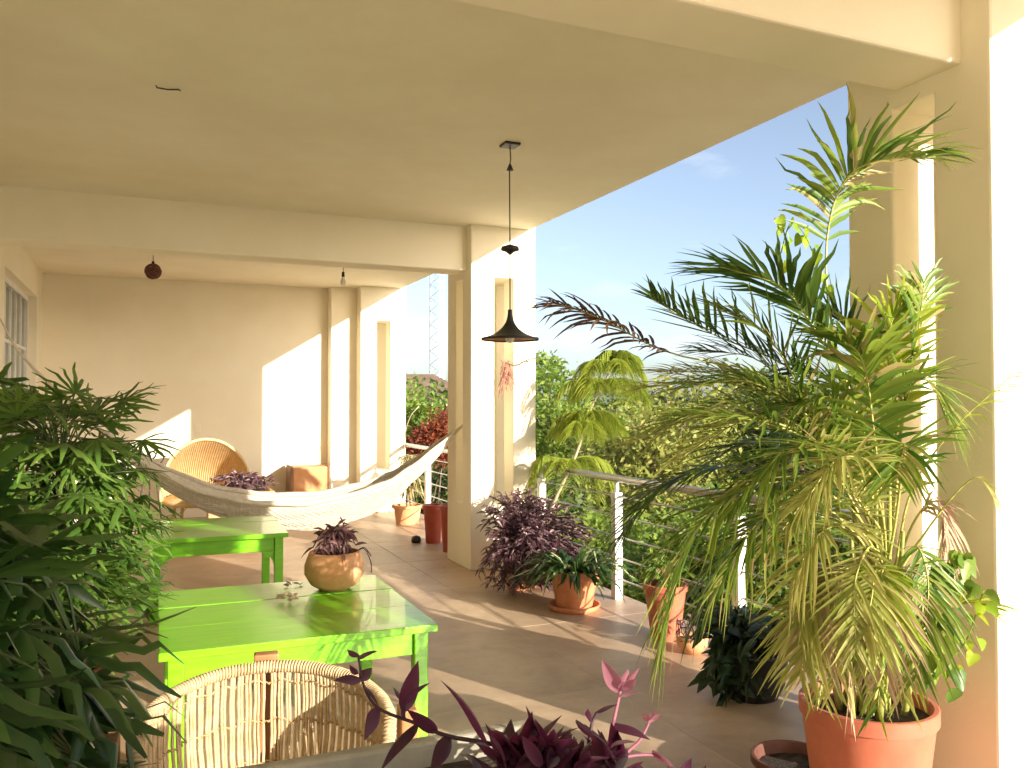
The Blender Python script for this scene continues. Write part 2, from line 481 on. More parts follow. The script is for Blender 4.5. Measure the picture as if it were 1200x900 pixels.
# end wall with its pilaster
wt = thing('end_wall', 'sunlit cream end wall behind the hammock with dome wicker chair before it', 'wall', (0, YB, 0))
g = MB(); g.box(XW-0.3, 2.46, 0, 0.3, 0, CEIL+0.02); g.build('wall_face', 'plaster', wt, bevel=0.006)
g = MB(); g.box(2.46, 2.845, -0.24, 0.3, 0, CEIL+0.02); g.build('pilaster', 'plaster', wt, bevel=0.012)
sw = MB().box(0.60, 0.675, -0.010, -0.0, 1.19, 1.31).build('switch_plate', 'plaster_ceiling', wt, bevel=0.004)
MB().box(0.622, 0.653, -0.016, -0.0105, 1.225, 1.275).build('switch', 'plaster', sw, bevel=0.002)

# house wall with the window
hw = thing('house_wall', 'cream house wall with a white framed window beside the end wall', 'wall', (XW, 0, 0))
WY0, WY1, WZ0, WZ1 = 9.45, 12.05, 0.95, 2.95
me = cells([-0.3, 0.0], [-2.6, WY0, WY1, YB], [0, WZ0, WZ1, CEIL+0.02], lambda i, j, k: not (j == 1 and k == 1))
me.materials.append(M['plaster'])
link('wall_face', me, hw, bevel=0.008)
win = MB().box(-0.17, -0.10, WY0, WY0+0.06, WZ0, WZ1)
win.box(-0.17, -0.10, WY1-0.06, WY1, WZ0, WZ1).box(-0.17, -0.10, WY0+0.06, WY1-0.06, WZ1-0.06, WZ1).box(-0.17, -0.10, WY0+0.06, WY1-0.06, WZ0, WZ0+0.06)
win = win.build('window', 'white_metal', hw)
ny = 6
ph = (WY1-WY0-0.12)/ny
zs = [WZ0+0.06, 1.62, 2.28, WZ1-0.06]
for i in range(ny):
    for k in range(3):
        MB().box(-0.142, -0.136, WY0+0.06+i*ph+0.018, WY0+0.06+(i+1)*ph-0.018, zs[k]+0.018, zs[k+1]-0.018).build('pane', 'glass', win)
    if i: MB().box(-0.155, -0.115, WY0+0.06+i*ph-0.018, WY0+0.06+i*ph+0.018, WZ0+0.06, WZ1-0.06).build('mullion', 'white_metal', win)
for z in zs[1:3]:
    MB().box(-0.158, -0.112, WY0+0.06, WY1-0.06, z-0.018, z+0.018).build('glazing_bar', 'white_metal', win)
# curtain inside
cb = MB(); pts = [(-0.28 + 0.02*math.sin(i*1.7), WY0-0.1 + i*(WY1-WY0+0.2)/90) for i in range(91)]
for (x, y) in pts: cb.v += [(x, y, WZ0-0.1), (x, y, WZ1+0.1)]
for i in range(90): cb.f.append((2*i, 2*i+2, 2*i+3, 2*i+1))
co = cb.build('curtain', 'curtain', smooth=True, loc=(XW-0.08, 0, 0)); tag(co, 'grey curtain hanging inside the white framed window', 'curtain')
# pier added out of view, behind the viewer, to shade the lady palm
g = MB(); g.box(0.75, 2.03, -2.6, -2.2, 0, CEIL+0.02)
tag(g.build('unseen_shade_pier', 'plaster', bevel=0.01), 'unseen cream pier added to shade the lady palm', 'pier')

# railings
RX = 3.54
def railing(y0, y1, posts, label):
    t = thing('railing', label, 'railing', (RX, (y0+y1)/2, 0), group='terrace railings')
    yc = (y0+y1)/2
    MB().tube([(0, y0-yc, 0.985), (0, y1-yc, 0.985)], 0.030, 12).build('handrail', 'steel', t, smooth=True)
    for py in posts:
        p = MB().box(-0.036, 0.036, py-yc-0.036, py-yc+0.036, 0, 0.87).build('post', 'white_metal', t, bevel=0.006)
        MB().tube([(0, py-yc, 0.87), (0, py-yc, 0.957)], 0.018, 8).build('post_pin', 'white_metal', p, smooth=True)
    for z in (0.17, 0.34, 0.51, 0.68, 0.84):
        MB().tube([(0, y0-yc, z), (0, y1-yc, z)], 0.008, 6).build('rod', 'steel', t, smooth=True)
railing(COLY[0]+0.69, COLY[1], [2.95, 4.43, 5.98, 7.42], 'white railing of steel rods behind the potted palm')
railing(COLY[1]+0.69, COLY[2], [8.3, 9.6, 11.06], 'white railing of steel rods behind the red flowerpots')

# ------------------------------------------------------------------ tables
def table(label, loc, w, d, h, rz, bracket, leg=0.065, nplank=3):
    t = thing('green_table', label, 'table', loc, rz, 'bright green wooden tables')
    pw = d/nplank
    for i in range(nplank):
        MB().box(-w/2, w/2, -d/2 + i*pw + 0.002, -d/2 + (i+1)*pw - 0.002, h-0.035 - 0.0015*(i % 2), h - 0.0015*(i % 2)).build('tabletop_plank', 'green', t, bevel=0.004)
    ins = 0.035
    x, y = w/2-ins-leg, d/2-ins-leg
    for sx in (-1, 1):
        for sy in (-1, 1):
            MB().box(min(sx*x, sx*(x+leg)), max(sx*x, sx*(x+leg)), min(sy*y, sy*(y+leg)), max(sy*y, sy*(y+leg)), 0, h-0.037).build('leg', 'green', t, bevel=0.005)
    a0 = h-0.037-0.105
    for sy in (-1, 1):
        yy = sy*(y+leg*0.5)
        MB().box(-x, x, yy-0.012, yy+0.012, a0, h-0.037).build('apron', 'green', t, bevel=0.003)
        if bracket:
            for sx in (-1, 1):
                b = MB(); n = 7; pts = [(0, 0), ]
                cr_ = 0.13
                arc = [(cr_*(1-math.cos(i/n*math.pi/2)) , -cr_*(1-math.sin(i/n*math.pi/2))) for i in range(n+1)]
                poly = [(0.0, -0.001), (0.0, -cr_)] + [(p[0], p[1]) for p in arc] 
                poly = [(0, 0), (0, -cr_)] + [(cr_*(1-math.cos(i/n*math.pi/2)), -cr_+cr_*math.sin(i/n*math.pi/2)) for i in range(1, n+1)]
                L = len(poly)
                for yo in (-0.011, 0.011):
                    for (px, pz) in poly: b.v.append((sx*(x - px), yy+yo, a0 + pz))
                b.f.append(tuple(range(L))); b.f.append(tuple(reversed(range(L, 2*L))))
                for i in range(L): b.f.append((i, (i+1) % L, L+(i+1) % L, L+i))
                b.build('corner_bracket', 'green', t)
    for sx in (-1, 1):
        xx = sx*(x+leg*0.5)
        MB().box(xx-0.012, xx+0.012, -y, y, a0, h-0.037).build('apron', 'green', t, bevel=0.003)
    return t
table('bright green plank table with a round clay pot on it', (0.635, 4.24, 0), 1.17, 1.20, 0.60, R(-0.5), False)
table('bright green table with curved leg brackets, bare topped, in front of the hammock', (0.50, 7.15, 0), 1.02, 1.10, 0.61, R(-1.5), True)

# ------------------------------------------------------------------ pots
def pot_profile(r0, r1, h, lip=0.02, liph=0.04, th=0.014):
    return [(0.0, 0.0), (r0, 0.0), (r0+(r1-r0)*0.5, h*0.5), (r1-0.002, h-liph), (r1+lip, h-liph), (r1+lip, h-0.004), (r1+lip-0.004, h), (r1-th+0.004, h), (r1-th, h-0.006), (r1-th-0.01, h*0.6)]
def add_pot(t, r0, r1, h, mat, lip=0.02, liph=0.04, saucer=False, n=36, z=0.0, c=(0, 0)):
    if saucer:
        MB().lathe([(0, 0), (r0+0.05, 0), (r0+0.065, 0.045), (r0+0.05, 0.045), (r0+0.04, 0.012), (0, 0.012)], n, (c[0], c[1], z)).build('saucer', mat, t, smooth=True)
        z += 0.013
    p = MB().lathe(pot_profile(r0, r1, h, lip, liph), n, (c[0], c[1], z)).build('pot', mat, t, smooth=True)
    m = p.modifiers.new('edge', 'EDGE_SPLIT'); m.split_angle = R(35)
    MB().disc(r1-0.016, z+h-0.045, 20, c, 0.008).build('soil', 'soil', t, smooth=True)
    return z+h

# ------------------------------------------------------------------ palm fronds
def frond(name, ctrl, parent, mat, t0=0.3, n=34, llen=0.30, width=0.020, droop=0.35, vup=0.35, seed=0, rib='rachis', rr=0.007, ang=0.95, up=None, gap=0.05, origin=Vector((0, 0, 0))):
    r = random.Random(seed)
    pts = catmull(ctrl, 26)
    pts = [p - origin for p in pts]
    g = MB()
    g.tube(pts, [rr*(1-0.82*i/25) for i in range(26)], 5)
    rib_o = None
    b = MB(); n = int(n*1.2); width *= 0.92; llen *= 1.12; droop *= 0.45; ang *= 1.08
    upv = Vector(up) if up else Vector((0, 0, 1))
    for q in range(n):
        t = t0 + (1-t0)*(q+0.5)/n
        s = t*25; i = min(int(s), 24); f = s-i
        p = pts[i].lerp(pts[i+1], f)
        tan = (pts[min(i+2, 25)]-pts[max(i-1, 0)]).normalized()
        side = tan.cross(upv)
        if side.length < 0.15: side = tan.cross(Vector((0.6, -0.7, 0.3)))
        side.normalize()
        nup = side.cross(tan).normalized()
        x = (t-t0)/(1-t0)
        prof = (0.45+0.55*math.sin(min(1, x*1.5+0.12)*math.pi/2))*(1-0.55*max(0, x-0.55)/0.45)
        for sg in (-1, 1):
            if r.random() < gap: continue
            L = llen*prof*r.uniform(0.86, 1.1)
            a = ang*(1-0.45*x)*r.uniform(0.9, 1.1)
            if r.random() < .12: L *= r.uniform(.4, .8)
            d = (side*sg*math.sin(a) + tan*math.cos(a) + nup*(vup*r.uniform(0.3, 1.5)+r.gauss(0, .10)) + side*r.gauss(0, .08)).normalized()
            dr = droop*r.uniform(0.3, 1.8)+r.uniform(0, .10)
            lp = []
            for k in range(6):
                w = k/5
                lp.append(p + d*(L*w) + Vector((0, 0, -dr*L*w*w)) + tan*(0.05*L*w*w*r.uniform(-1, 1)))
            wd = nup.cross(d)*1.0 + tan*0.2
            if r.random() < 0.3: wd = wd + nup*r.uniform(-0.5, 0.5)
            W = width*r.uniform(0.8, 1.15)*(0.75+0.25*prof)
            b.strip(lp, [W*0.45, W*0.95, W, W*0.85, W*0.5, W*0.05], wd, 0.35)
    o = b.build(name, mat, parent, smooth=True)
    g.build('frond_rib', rib, o, smooth=True)
    return o

# ------------------------------------------------------------------ the big potted palm
PALM = Vector((2.36, 2.25, 0))
pt = thing('potted_palm', 'tall areca palm with drooping fronds in a large terracotta pot beside the column', 'potted palm', PALM)
TOPZ = add_pot(pt, 0.165, 0.225, 0.545, 'terracotta_red', lip=0.008, liph=0.05)
# canes
canes = []
for i in range(13):
    a = rnd.uniform(0, 6.28); rr_ = rnd.uniform(0.02, 0.12)
    b0 = Vector((rr_*math.cos(a), rr_*math.sin(a), 0.48))
    top = Vector((b0.x*1.9 + rnd.uniform(-0.05, 0.05), b0.y*1.9 + rnd.uniform(-0.05, 0.05), rnd.uniform(0.95, 1.45)))
    mid = (b0+top)/2 + Vector((rnd.uniform(-.02, .02), rnd.uniform(-.02, .02), 0))
    MB().tube(catmull([b0, mid, top], 10), [0.013-0.006*k/9 for k in range(10)], 6).build('cane', 'cane', pt, smooth=True)
def F(pts, mat, t0=0.35, **k):
    c = [P(*p) for p in pts]
    for p in c: p.x = min(p.x, COLX0-0.03) if 2.0 < p.y < 2.9 else p.x
    start = Vector((PALM.x + rnd.uniform(-.07, .07), PALM.y + rnd.uniform(-.07, .07), 0.52))
    F.n += 1
    k.setdefault('seed', F.n)
    return frond('frond', [start]+c, pt, mat, t0=t0, origin=PALM, **k)
F.n = 100
F([(1025,600,3.0),(985,430,3.05),(969,318,3.1),(981,232,3.05),(1018,190,2.95),(1100,182,2.85)], 'palm', 0.56, n=30, llen=0.36, width=0.022, droop=0.5, vup=0.35)
F([(1020,640,3.0),(985,500,3.1),(900,440,3.2),(784,413,3.2),(702,372,3.15),(648,355,3.1)], 'palm_purple', 0.66, n=26, llen=0.24, droop=0.55, vup=0.15, rib='rachis')
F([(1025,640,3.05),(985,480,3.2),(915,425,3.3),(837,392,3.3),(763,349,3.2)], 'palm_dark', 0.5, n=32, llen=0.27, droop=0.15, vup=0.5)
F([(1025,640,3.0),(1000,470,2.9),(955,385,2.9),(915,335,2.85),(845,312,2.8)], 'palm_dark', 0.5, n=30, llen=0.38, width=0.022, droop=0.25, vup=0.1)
F([(1030,680,2.95),(1000,600,2.8),(920,565,2.7),(845,590,2.65),(798,650,2.65),(775,755,2.65)], 'palm', 0.42, n=44, llen=0.30, width=0.018, droop=0.6, vup=0.1)
F([(1025,680,3.0),(960,575,3.1),(860,548,3.2),(775,570,3.2),(728,630,3.2)], 'palm_dark', 0.40, n=44, llen=0.30, width=0.018, droop=0.55, vup=0.2)
F([(1035,690,2.9),(1010,625,2.75),(965,620,2.6),(925,680,2.55)], 'palm_pale', 0.45, n=28, llen=0.24, width=0.016, droop=0.5, vup=0.15)
F([(1040,700,2.85),(1035,665,2.7),(1030,690,2.6),(1040,770,2.56)], 'palm_yellow', 0.5, n=18, llen=0.17, width=0.018, droop=0.35, vup=0.1)
F([(1045,680,3.0),(1070,610,3.0),(1098,588,2.98),(1112,650,2.95)], 'palm_dead', 0.55, n=24, llen=0.18, width=0.014, droop=0.9, vup=0.0, rib='rachis')
F([(1040,760,2.9),(1090,725,2.9),(1130,705,2.88),(1150,712,2.86)], 'palm_yellow', 0.66, n=16, llen=0.17, width=0.018, droop=0.3, vup=0.3)
F([(1040,650,3.05),(1055,500,2.98),(1075,400,2.95),(1085,330,2.92)], 'palm', 0.5, n=26, llen=0.27, width=0.02, droop=0.5, vup=0.1)
F([(1035,650,2.95),(1025,520,2.8),(1012,425,2.75),(985,395,2.72)], 'palm', 0.45, n=30, llen=0.27, width=0.022, droop=0.5, vup=0.1)
F([(1025,660,2.95),(960,530,2.9),(880,492,2.8),(790,485,2.75)], 'palm', 0.42, n=36, llen=0.26, width=0.014, droop=0.3, vup=0.2)
F([(1030,660,3.1),(960,490,3.3),(860,440,3.4),(770,436,3.4)], 'palm_pale', 0.45, n=34, llen=0.24, width=0.014, droop=0.3, vup=0.3)
F([(1030,680,2.9),(960,590,2.75),(890,610,2.62),(838,690,2.6)], 'palm', 0.42, n=34, llen=0.24, width=0.016, droop=0.6, vup=0.1)
F([(1040,690,2.95),(1065,580,2.9),(1115,505,2.82),(1185,440,2.75)], 'palm_yellow', 0.72, n=10, llen=0.16, width=0.010, droop=0.7, vup=0.0, gap=0.3)
F([(1040,700,2.95),(1085,620,2.9),(1140,560,2.82),(1168,590,2.78)], 'palm_pale', 0.7, n=10, llen=0.15, width=0.009, droop=0.8, vup=0.0, gap=0.3)
F([(1035,700,2.9),(985,665,2.75),(948,720,2.66),(935,790,2.62)], 'palm_pale', 0.5, n=24, llen=0.18, width=0.014, droop=0.5, vup=0.1)
F([(1040,650,3.0),(1060,480,2.95),(1085,445,2.9),(1115,500,2.86)], 'palm', 0.5, n=26, llen=0.25, width=0.016, droop=0.5, vup=0.2)
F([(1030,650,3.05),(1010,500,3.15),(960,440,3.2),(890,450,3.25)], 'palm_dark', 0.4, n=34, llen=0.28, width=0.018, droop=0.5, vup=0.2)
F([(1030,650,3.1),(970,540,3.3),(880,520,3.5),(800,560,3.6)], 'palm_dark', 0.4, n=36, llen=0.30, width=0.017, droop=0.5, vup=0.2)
F([(1030,660,2.9),(980,540,2.75),(920,530,2.65),(860,590,2.6)], 'palm', 0.42, n=34, llen=0.26, width=0.015, droop=0.5, vup=0.2)
F([(1035,660,2.85),(1020,560,2.65),(985,535,2.55),(940,590,2.5)], 'palm_pale', 0.42, n=32, llen=0.24, width=0.014, droop=0.5, vup=0.2)
F([(1040,650,2.85),(1055,560,2.7),(1060,520,2.62),(1050,560,2.52)], 'palm', 0.42, n=26, llen=0.22, width=0.014, droop=0.5, vup=0.2)
F([(1035,650,3.05),(1015,470,3.1),(990,380,3.1),(935,345,3.1)], 'palm_dark', 0.5, n=28, llen=0.28, width=0.02, droop=0.35, vup=0.2)
F([(1040,650,3.05),(1050,490,3.0),(1040,400,2.95),(1060,350,2.9)], 'palm_yellow', 0.5, n=28, llen=0.26, width=0.018, droop=0.5, vup=0.1)
F([(1035,690,2.85),(1020,640,2.65),(1000,680,2.55),(1000,760,2.5)], 'palm_pale', 0.5, n=22, llen=0.17, width=0.012, droop=0.4, vup=0.1)
F([(1040,690,2.9),(1070,640,2.75),(1085,680,2.68),(1080,750,2.62)], 'palm', 0.5, n=22, llen=0.17, width=0.012, droop=0.5, vup=0.1)
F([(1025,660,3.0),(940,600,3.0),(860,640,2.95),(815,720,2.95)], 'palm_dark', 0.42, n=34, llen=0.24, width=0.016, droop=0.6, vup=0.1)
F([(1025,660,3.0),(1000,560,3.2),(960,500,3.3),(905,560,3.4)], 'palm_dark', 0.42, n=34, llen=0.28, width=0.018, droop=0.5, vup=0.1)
F([(1030,660,3.0),(1010,540,2.95),(975,470,2.9),(915,480,2.85)], 'palm', 0.42, n=34, llen=0.28, width=0.018, droop=0.4, vup=0.2)
F([(1032,650,2.9),(1015,600,2.75),(970,560,2.65),(900,640,2.55)], 'palm_pale', 0.45, n=30, llen=0.22, width=0.014, droop=0.6, vup=0.1)
for k_, (u_, v_, d_, m_) in enumerate([(745, 455, 3.1, 'palm_pale'), (770, 500, 3.0, 'palm'), (800, 455, 2.9, 'palm'), (735, 520, 3.15, 'palm_pale'), (820, 410, 3.3, 'palm_dark'), (790, 540, 2.85, 'palm_pale'), (840, 360, 3.0, 'palm')]):
    F([(1028, 650, 3.0), (975, 510+k_*5, (3.0+d_)/2), ((975+u_)/2, (505+v_)/2-30, d_), (u_, v_, d_)], m_, 0.42, n=34, llen=0.27, width=0.015, droop=0.35, vup=0.25)
for k_, (u_, v_, d_, m_) in enumerate([(950, 770, 2.62, 'palm_dead'), (975, 800, 2.58, 'palm_pale'), (1030, 790, 2.55, 'palm_dead'), (1010, 740, 2.5, 'palm_pale'), (1070, 800, 2.62, 'palm'), (930, 740, 2.66, 'palm_pale'), (990, 825, 2.66, 'palm_dead'), (1055, 815, 2.7, 'palm_pale'), (960, 815, 2.68, 'palm_pale'), (1025, 830, 2.64, 'palm')]):
    F([(1035, 735, 2.9), ((1035+u_)/2+rnd.uniform(-10, 10), 668, (2.85+d_)/2), (u_+8, 705, d_+.04), (u_, v_, d_)], m_, 0.40, n=24, llen=0.17, width=0.013, droop=0.6, vup=0.1)
# climbing vine with small heart leaves
def heart_mesh(name, s, mat):
    prof = [(0, 0), (0.28, -0.10), (0.48, 0.08), (0.46, 0.35), (0.25, 0.75), (0, 1.05), (-0.25, 0.75), (-0.46, 0.35), (-0.48, 0.08), (-0.28, -0.10)]
    g = MB()
    g.v = [(x*s, y*s, 0.18*s*abs(x)*2 - 0.15*s*y*y) for x, y in prof] + [(0, 0.4*s, -0.02*s)]
    g.f = [(10, i, (i+1) % 10) for i in range(10)]
    return g.mesh(name, mat, True)
hm = heart_mesh('vine_leaf', 0.045, 'lime'); hm2 = heart_mesh('vine_leaf', 0.06, 'palm')
vines = [([(1010,560,3.0),(965,400,3.0),(955,300,3.05),(930,260,3.05),(915,300,3.05)], hm, 20), ([(1060,790,2.85),(1100,690,2.8),(1120,650,2.75),(1140,690,2.72)], hm2, 18), ([(1050,790,2.8),(1085,720,2.7),(1100,760,2.66),(1105,800,2.66)], hm2, 16), ([(1055,790,2.8),(1120,760,2.75),(1150,690,2.75)], hm, 12)]
for pts, me, n in vines:
    c = catmull([P(*p)-PALM for p in pts], 24)
    vo = MB().tube(c, 0.0025, 4).build('vine_stem', 'lime', pt, smooth=True)
    for i in range(n):
        p = c[min(23, 6+int(i*18/n))] + Vector((rnd.uniform(-.04, .04), rnd.uniform(-.04, .04), rnd.uniform(-.03, .03)))
        link('vine_leaf', me, vo, loc=p, rot=(rnd.uniform(-1.9, -0.6), rnd.uniform(-.6, .6), rnd.uniform(0, 6.28)))

# ------------------------------------------------------------------ lady palms at the left
def fan_mesh(name, seed, mat, n=8, L=0.25, W=0.030, spread=1.9, droop=0.35):
    r = random.Random(seed); b = MB()
    for i in range(n):
        a = (i/(n-1)-0.5)*2*spread*r.uniform(0.92, 1.05)
        d = Vector((math.sin(a), math.cos(a), 0.12*math.cos(3*a)+r.uniform(-.05, .08)))
        ln = L*r.uniform(0.8, 1.08)*(1-0.22*abs(a)/spread)
        pts = [d*(ln*k/6) + Vector((0, 0, -droop*r.uniform(.6, 1.3)*ln*(k/6)**2)) for k in range(7)]
        w = W*r.uniform(0.75, 1.15)
        b.strip(pts, [w*0.3, w*0.75, w, w, w*0.92, w*0.7, w*0.22], Vector((math.cos(a), -math.sin(a), 0)), 0.3)
    return b.mesh(name, mat, True)
def lady_palm(label, base, region, fans, nl, mesh_kw, potr, seed, top_bias=None):
    r = random.Random(seed)
    t = thing('lady_palm', label, 'potted palm', base, group='dark lady palms in pots')
    add_pot(t, potr*0.8, potr, potr*1.5, 'terracotta')
    base = Vector(base)
    meshes = fans
    stems = []
    for i in range(14):
        a = r.uniform(0, 6.28); q = r.uniform(0.02, potr*0.7)
        b0 = Vector((q*math.cos(a), q*math.sin(a), potr*1.4))
        tp = Vector((b0.x*2.0+r.uniform(-.1, .1), b0.y*2.0+r.uniform(-.1, .1), r.uniform(0.5, region[5]-0.35)))
        stems.append((b0, tp))
        MB().tube(catmull([b0, (b0+tp)/2+Vector((r.uniform(-.03, .03), r.uniform(-.03, .03), 0)), tp], 8), 0.009, 6).build('stem', 'bamboo_stem', t, smooth=True)
    x0, x1, y0, y1, z0, z1 = region
    k = 0
    while k < nl:
        p = Vector((r.uniform(x0, x1), r.uniform(y0, y1), r.uniform(z0, z1)))
        e = ((p.x-(x0+x1)/2)/((x1-x0)/2))**2 + ((p.y-(y0+y1)/2)/((y1-y0)/2))**2
        zz = (p.z-z0)/(z1-z0)
        if e + max(0, (zz-0.7)/0.3)**2*0.7 > 1: continue
        k += 1
        # petiole from nearest stem
        loc = p - base
        st = min(stems, key=lambda s: (s[1]-loc).length)
        f = min(1.0, max(0.1, (loc.z-0.15-st[0].z)/(st[1].z-st[0].z)))
        a0 = st[0].lerp(st[1], f)
        mid = (a0+loc)/2 + Vector((0, 0, 0.06))
        d = loc-a0
        out = Vector((d.x, d.y, 0))
        az = math.atan2(out.y, out.x) + r.uniform(-.7, .7)
        pitch = r.uniform(-0.55, 0.5) + (0.6 if zz > 0.8 else 0)
        o = link('leaf', r.choice(meshes), t, loc=loc, rot=None)
        fwd = Vector((math.cos(az)*math.cos(pitch), math.sin(az)*math.cos(pitch), math.sin(pitch)))
        q = fwd.to_track_quat('Y', 'Z')
        o.rotation_euler = (q.to_matrix() @ Matrix.Rotation(r.uniform(-.5, .5), 3, 'Y')).to_euler()
        sc = r.uniform(0.75, 1.15); o.scale = (sc, sc, sc)
        pm = MB().tube(catmull([a0, mid, loc], 6), 0.0035, 4)
        pm.build('petiole', 'petiole', t, smooth=True)
    return t
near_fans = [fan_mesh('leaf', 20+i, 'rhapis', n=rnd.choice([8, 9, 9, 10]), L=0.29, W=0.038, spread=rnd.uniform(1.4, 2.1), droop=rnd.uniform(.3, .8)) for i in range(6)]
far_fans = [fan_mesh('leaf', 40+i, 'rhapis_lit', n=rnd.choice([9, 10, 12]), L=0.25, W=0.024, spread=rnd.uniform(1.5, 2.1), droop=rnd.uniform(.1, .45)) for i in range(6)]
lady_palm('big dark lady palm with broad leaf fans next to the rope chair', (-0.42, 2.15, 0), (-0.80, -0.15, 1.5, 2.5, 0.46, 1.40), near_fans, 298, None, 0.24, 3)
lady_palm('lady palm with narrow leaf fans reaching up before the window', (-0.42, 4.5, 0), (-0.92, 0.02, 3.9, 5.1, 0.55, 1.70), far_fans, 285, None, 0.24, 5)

# ------------------------------------------------------------------ generic potted leafy plants
def blade_plant(t, n, cz, L, W, mat, seed, spread=1.0, droop=0.6, rad=0.05, up=0.9, name='foliage', kind='stuff', fold=0.3):
    r = random.Random(seed); b = MB()
    for i in range(n):
        a = r.uniform(0, 6.28); q = rad*math.sqrt(r.random())
        p = Vector((q*math.cos(a), q*math.sin(a), cz))
        d = Vector((math.cos(a)*spread*r.uniform(.3, 1), math.sin(a)*spread*r.uniform(.3, 1), up*r.uniform(.4, 1))).normalized()
        ln = L*r.uniform(0.6, 1.1)
        pts = [p + d*(ln*k/6) + Vector((0, 0, -droop*r.uniform(.8, 1.2)*ln*(k/6)**2)) for k in range(7)]
        w = W*r.uniform(.8, 1.2)
        b.strip(pts, [w*.5, w*.9, w, w, w*.8, w*.5, w*.05], Vector((-math.sin(a), math.cos(a), 0.1)), fold)
    return b.build(name, mat, t, smooth=True, kind=kind)
def bushy(t, n, centers, L, W, mat, seed, stems=60, root=None, name='foliage'):
    """trailing stems carrying many small lance-shaped leaves; centers = ellipsoids (x,y,z,rx,ry,rz)"""
    r = random.Random(seed); b = MB(); sb = MB()
    root = root or Vector((0, 0, 0.2))
    per = max(3, n//stems)
    for s in range(stems):
        c = centers[s % len(centers)]
        while True:
            q = Vector((r.uniform(-1, 1), r.uniform(-1, 1), r.uniform(-1, 1)))
            if 0.25 < q.length < 1: break
        q.normalize(); q *= r.uniform(0.7, 1.0)
        tip = Vector((c[0]+q.x*c[3], c[1]+q.y*c[4], max(0.02, c[2]+q.z*c[5])))
        rt = root + Vector((r.uniform(-.1, .1), r.uniform(-.1, .1), 0))
        mid = (rt+tip)/2 + Vector((0, 0, 0.10))
        pts = catmull([rt, mid, tip], 12)
        sb.tube(pts, 0.0035, 4, False)
        for k in range(per):
            f = 0.3+0.7*k/(per-1)
            p = pts[min(11, int(f*11))]
            tan = (pts[min(11, int(f*11)+1)]-pts[max(0, int(f*11)-1)]).normalized()
            d = (tan*r.uniform(.1, .9) + Vector((r.uniform(-1, 1), r.uniform(-1, 1), r.uniform(-.5, .9)))).normalized()
            ln = L*r.uniform(.6, 1.15); w = W*r.uniform(.7, 1.2)
            lp = [p + d*(ln*m/4) + Vector((0, 0, -.35*ln*(m/4)**2)) for m in range(5)]
            b.strip(lp, [w*.5, w, w*.9, w*.55, w*.05], d.orthogonal(), 0.45)
    o = b.build(name, mat, t, smooth=True, kind='stuff')
    sb.build('stems', mat, t, smooth=True, kind='stuff')
    return o

# purple bush at the column
bx = Vector((3.0, 6.85, 0))
t = thing('purple_bush', 'bushy purple leaved plants massed against the foot of the hammock column', 'plant', bx)
add_pot(t, 0.13, 0.165, 0.32, 'terracotta', c=(0.0, -0.16))
p2 = MB().lathe(pot_profile(0.14, 0.18, 0.36), 30, (0.2, 0.2, 0)).build('pot', 'terracotta', t, smooth=True)
bushy(t, 7600, [(-0.10, -0.30, 0.40, 0.34, 0.30, 0.34), (0.05, 0.1, 0.58, 0.36, 0.40, 0.28), (0.34, -0.15, 0.48, 0.30, 0.45, 0.30), (-0.14, -0.30, 0.16, 0.34, 0.34, 0.16), (0.30, -0.45, 0.22, 0.25, 0.25, 0.20), (0.05, -0.45, 0.3, 0.3, 0.2, 0.3)], 0.085, 0.019, 'purple_bush', 11, stems=420, root=Vector((0.05, 0, 0.34)))

# terracotta pot with saucer before the bush
t = thing('potted_plant', 'striped dark leaved plant in terracotta pot on a saucer before the purple bush', 'potted plant', (3.06, 5.82, 0))
add_pot(t, 0.14, 0.19, 0.30, 'terracotta', saucer=True, lip=0.012, liph=0.06)
blade_plant(t, 190, 0.27, 0.50, 0.036, 'variegated', 21, spread=1.2, droop=0.6, rad=0.11, up=1.0)
# young araucaria
AR = Vector((3.34, 7.12, 0))
t = thing('young_pine', 'young lime green pine with drooping whorled branches behind the purple bush', 'potted tree', AR)
add_pot(t, 0.10, 0.135, 0.28, 'terracotta')
tr = catmull([Vector((0, 0, 0.25)), P(652,582,7.9)-AR, P(676,530,8.0)-AR, P(692,480,8.05)-AR, P(712,440,8.1)-AR, P(722,412,8.1)-AR], 24)
MB().tube(tr, [0.02-0.015*i/23 for i in range(24)], 7).build('trunk', 'bark_pale', t, smooth=True)
pr = random.Random(5)
def whorl(fr, rad, nb, drop):
    c = tr[int(fr*23)]
    a0 = pr.uniform(0, 6)
    for i in range(nb):
        a = a0 + i*6.283/nb + pr.uniform(-.2, .2)
        rr_ = rad*pr.uniform(.55, 1.15); drop = drop*pr.uniform(.5, 1.8)
        d = Vector((math.cos(a), math.sin(a), 0))
        pts = catmull([c, c+d*rr_*.4+Vector((0, 0, .06)), c+d*rr_*.75+Vector((0, 0, .02)), c+d*rr_+Vector((0, 0, -drop))], 14)
        b = MB(); b.tube(pts, [0.006-0.004*k/13 for k in range(14)], 4)
        for k in range(1, 14):
            for sg in (-1, 1):
                for z in range(3):
                    p = pts[k].lerp(pts[k-1], z/3)
                    s_ = Vector((-d.y, d.x, 0))*sg
                    ln = 0.16*pr.uniform(.7, 1.15)*(0.6+0.4*math.sin(k/13*3))
                    dd = (s_*.75 + d*.45 + Vector((0, 0, pr.uniform(-.1, .25)))).normalized()
                    lp = [p+dd*(ln*m/4)+Vector((0, 0, -1.1*ln*(m/4)**2)) for m in range(5)]
                    b.strip(lp, [.006, .010, .010, .007, .002], Vector((d.x, d.y, .6)), 0.4)
        b.build('branch', 'pine', t, smooth=True)
whorl(0.36, 0.42, 10, 0.14)
whorl(0.53, 0.38, 9, 0.10)
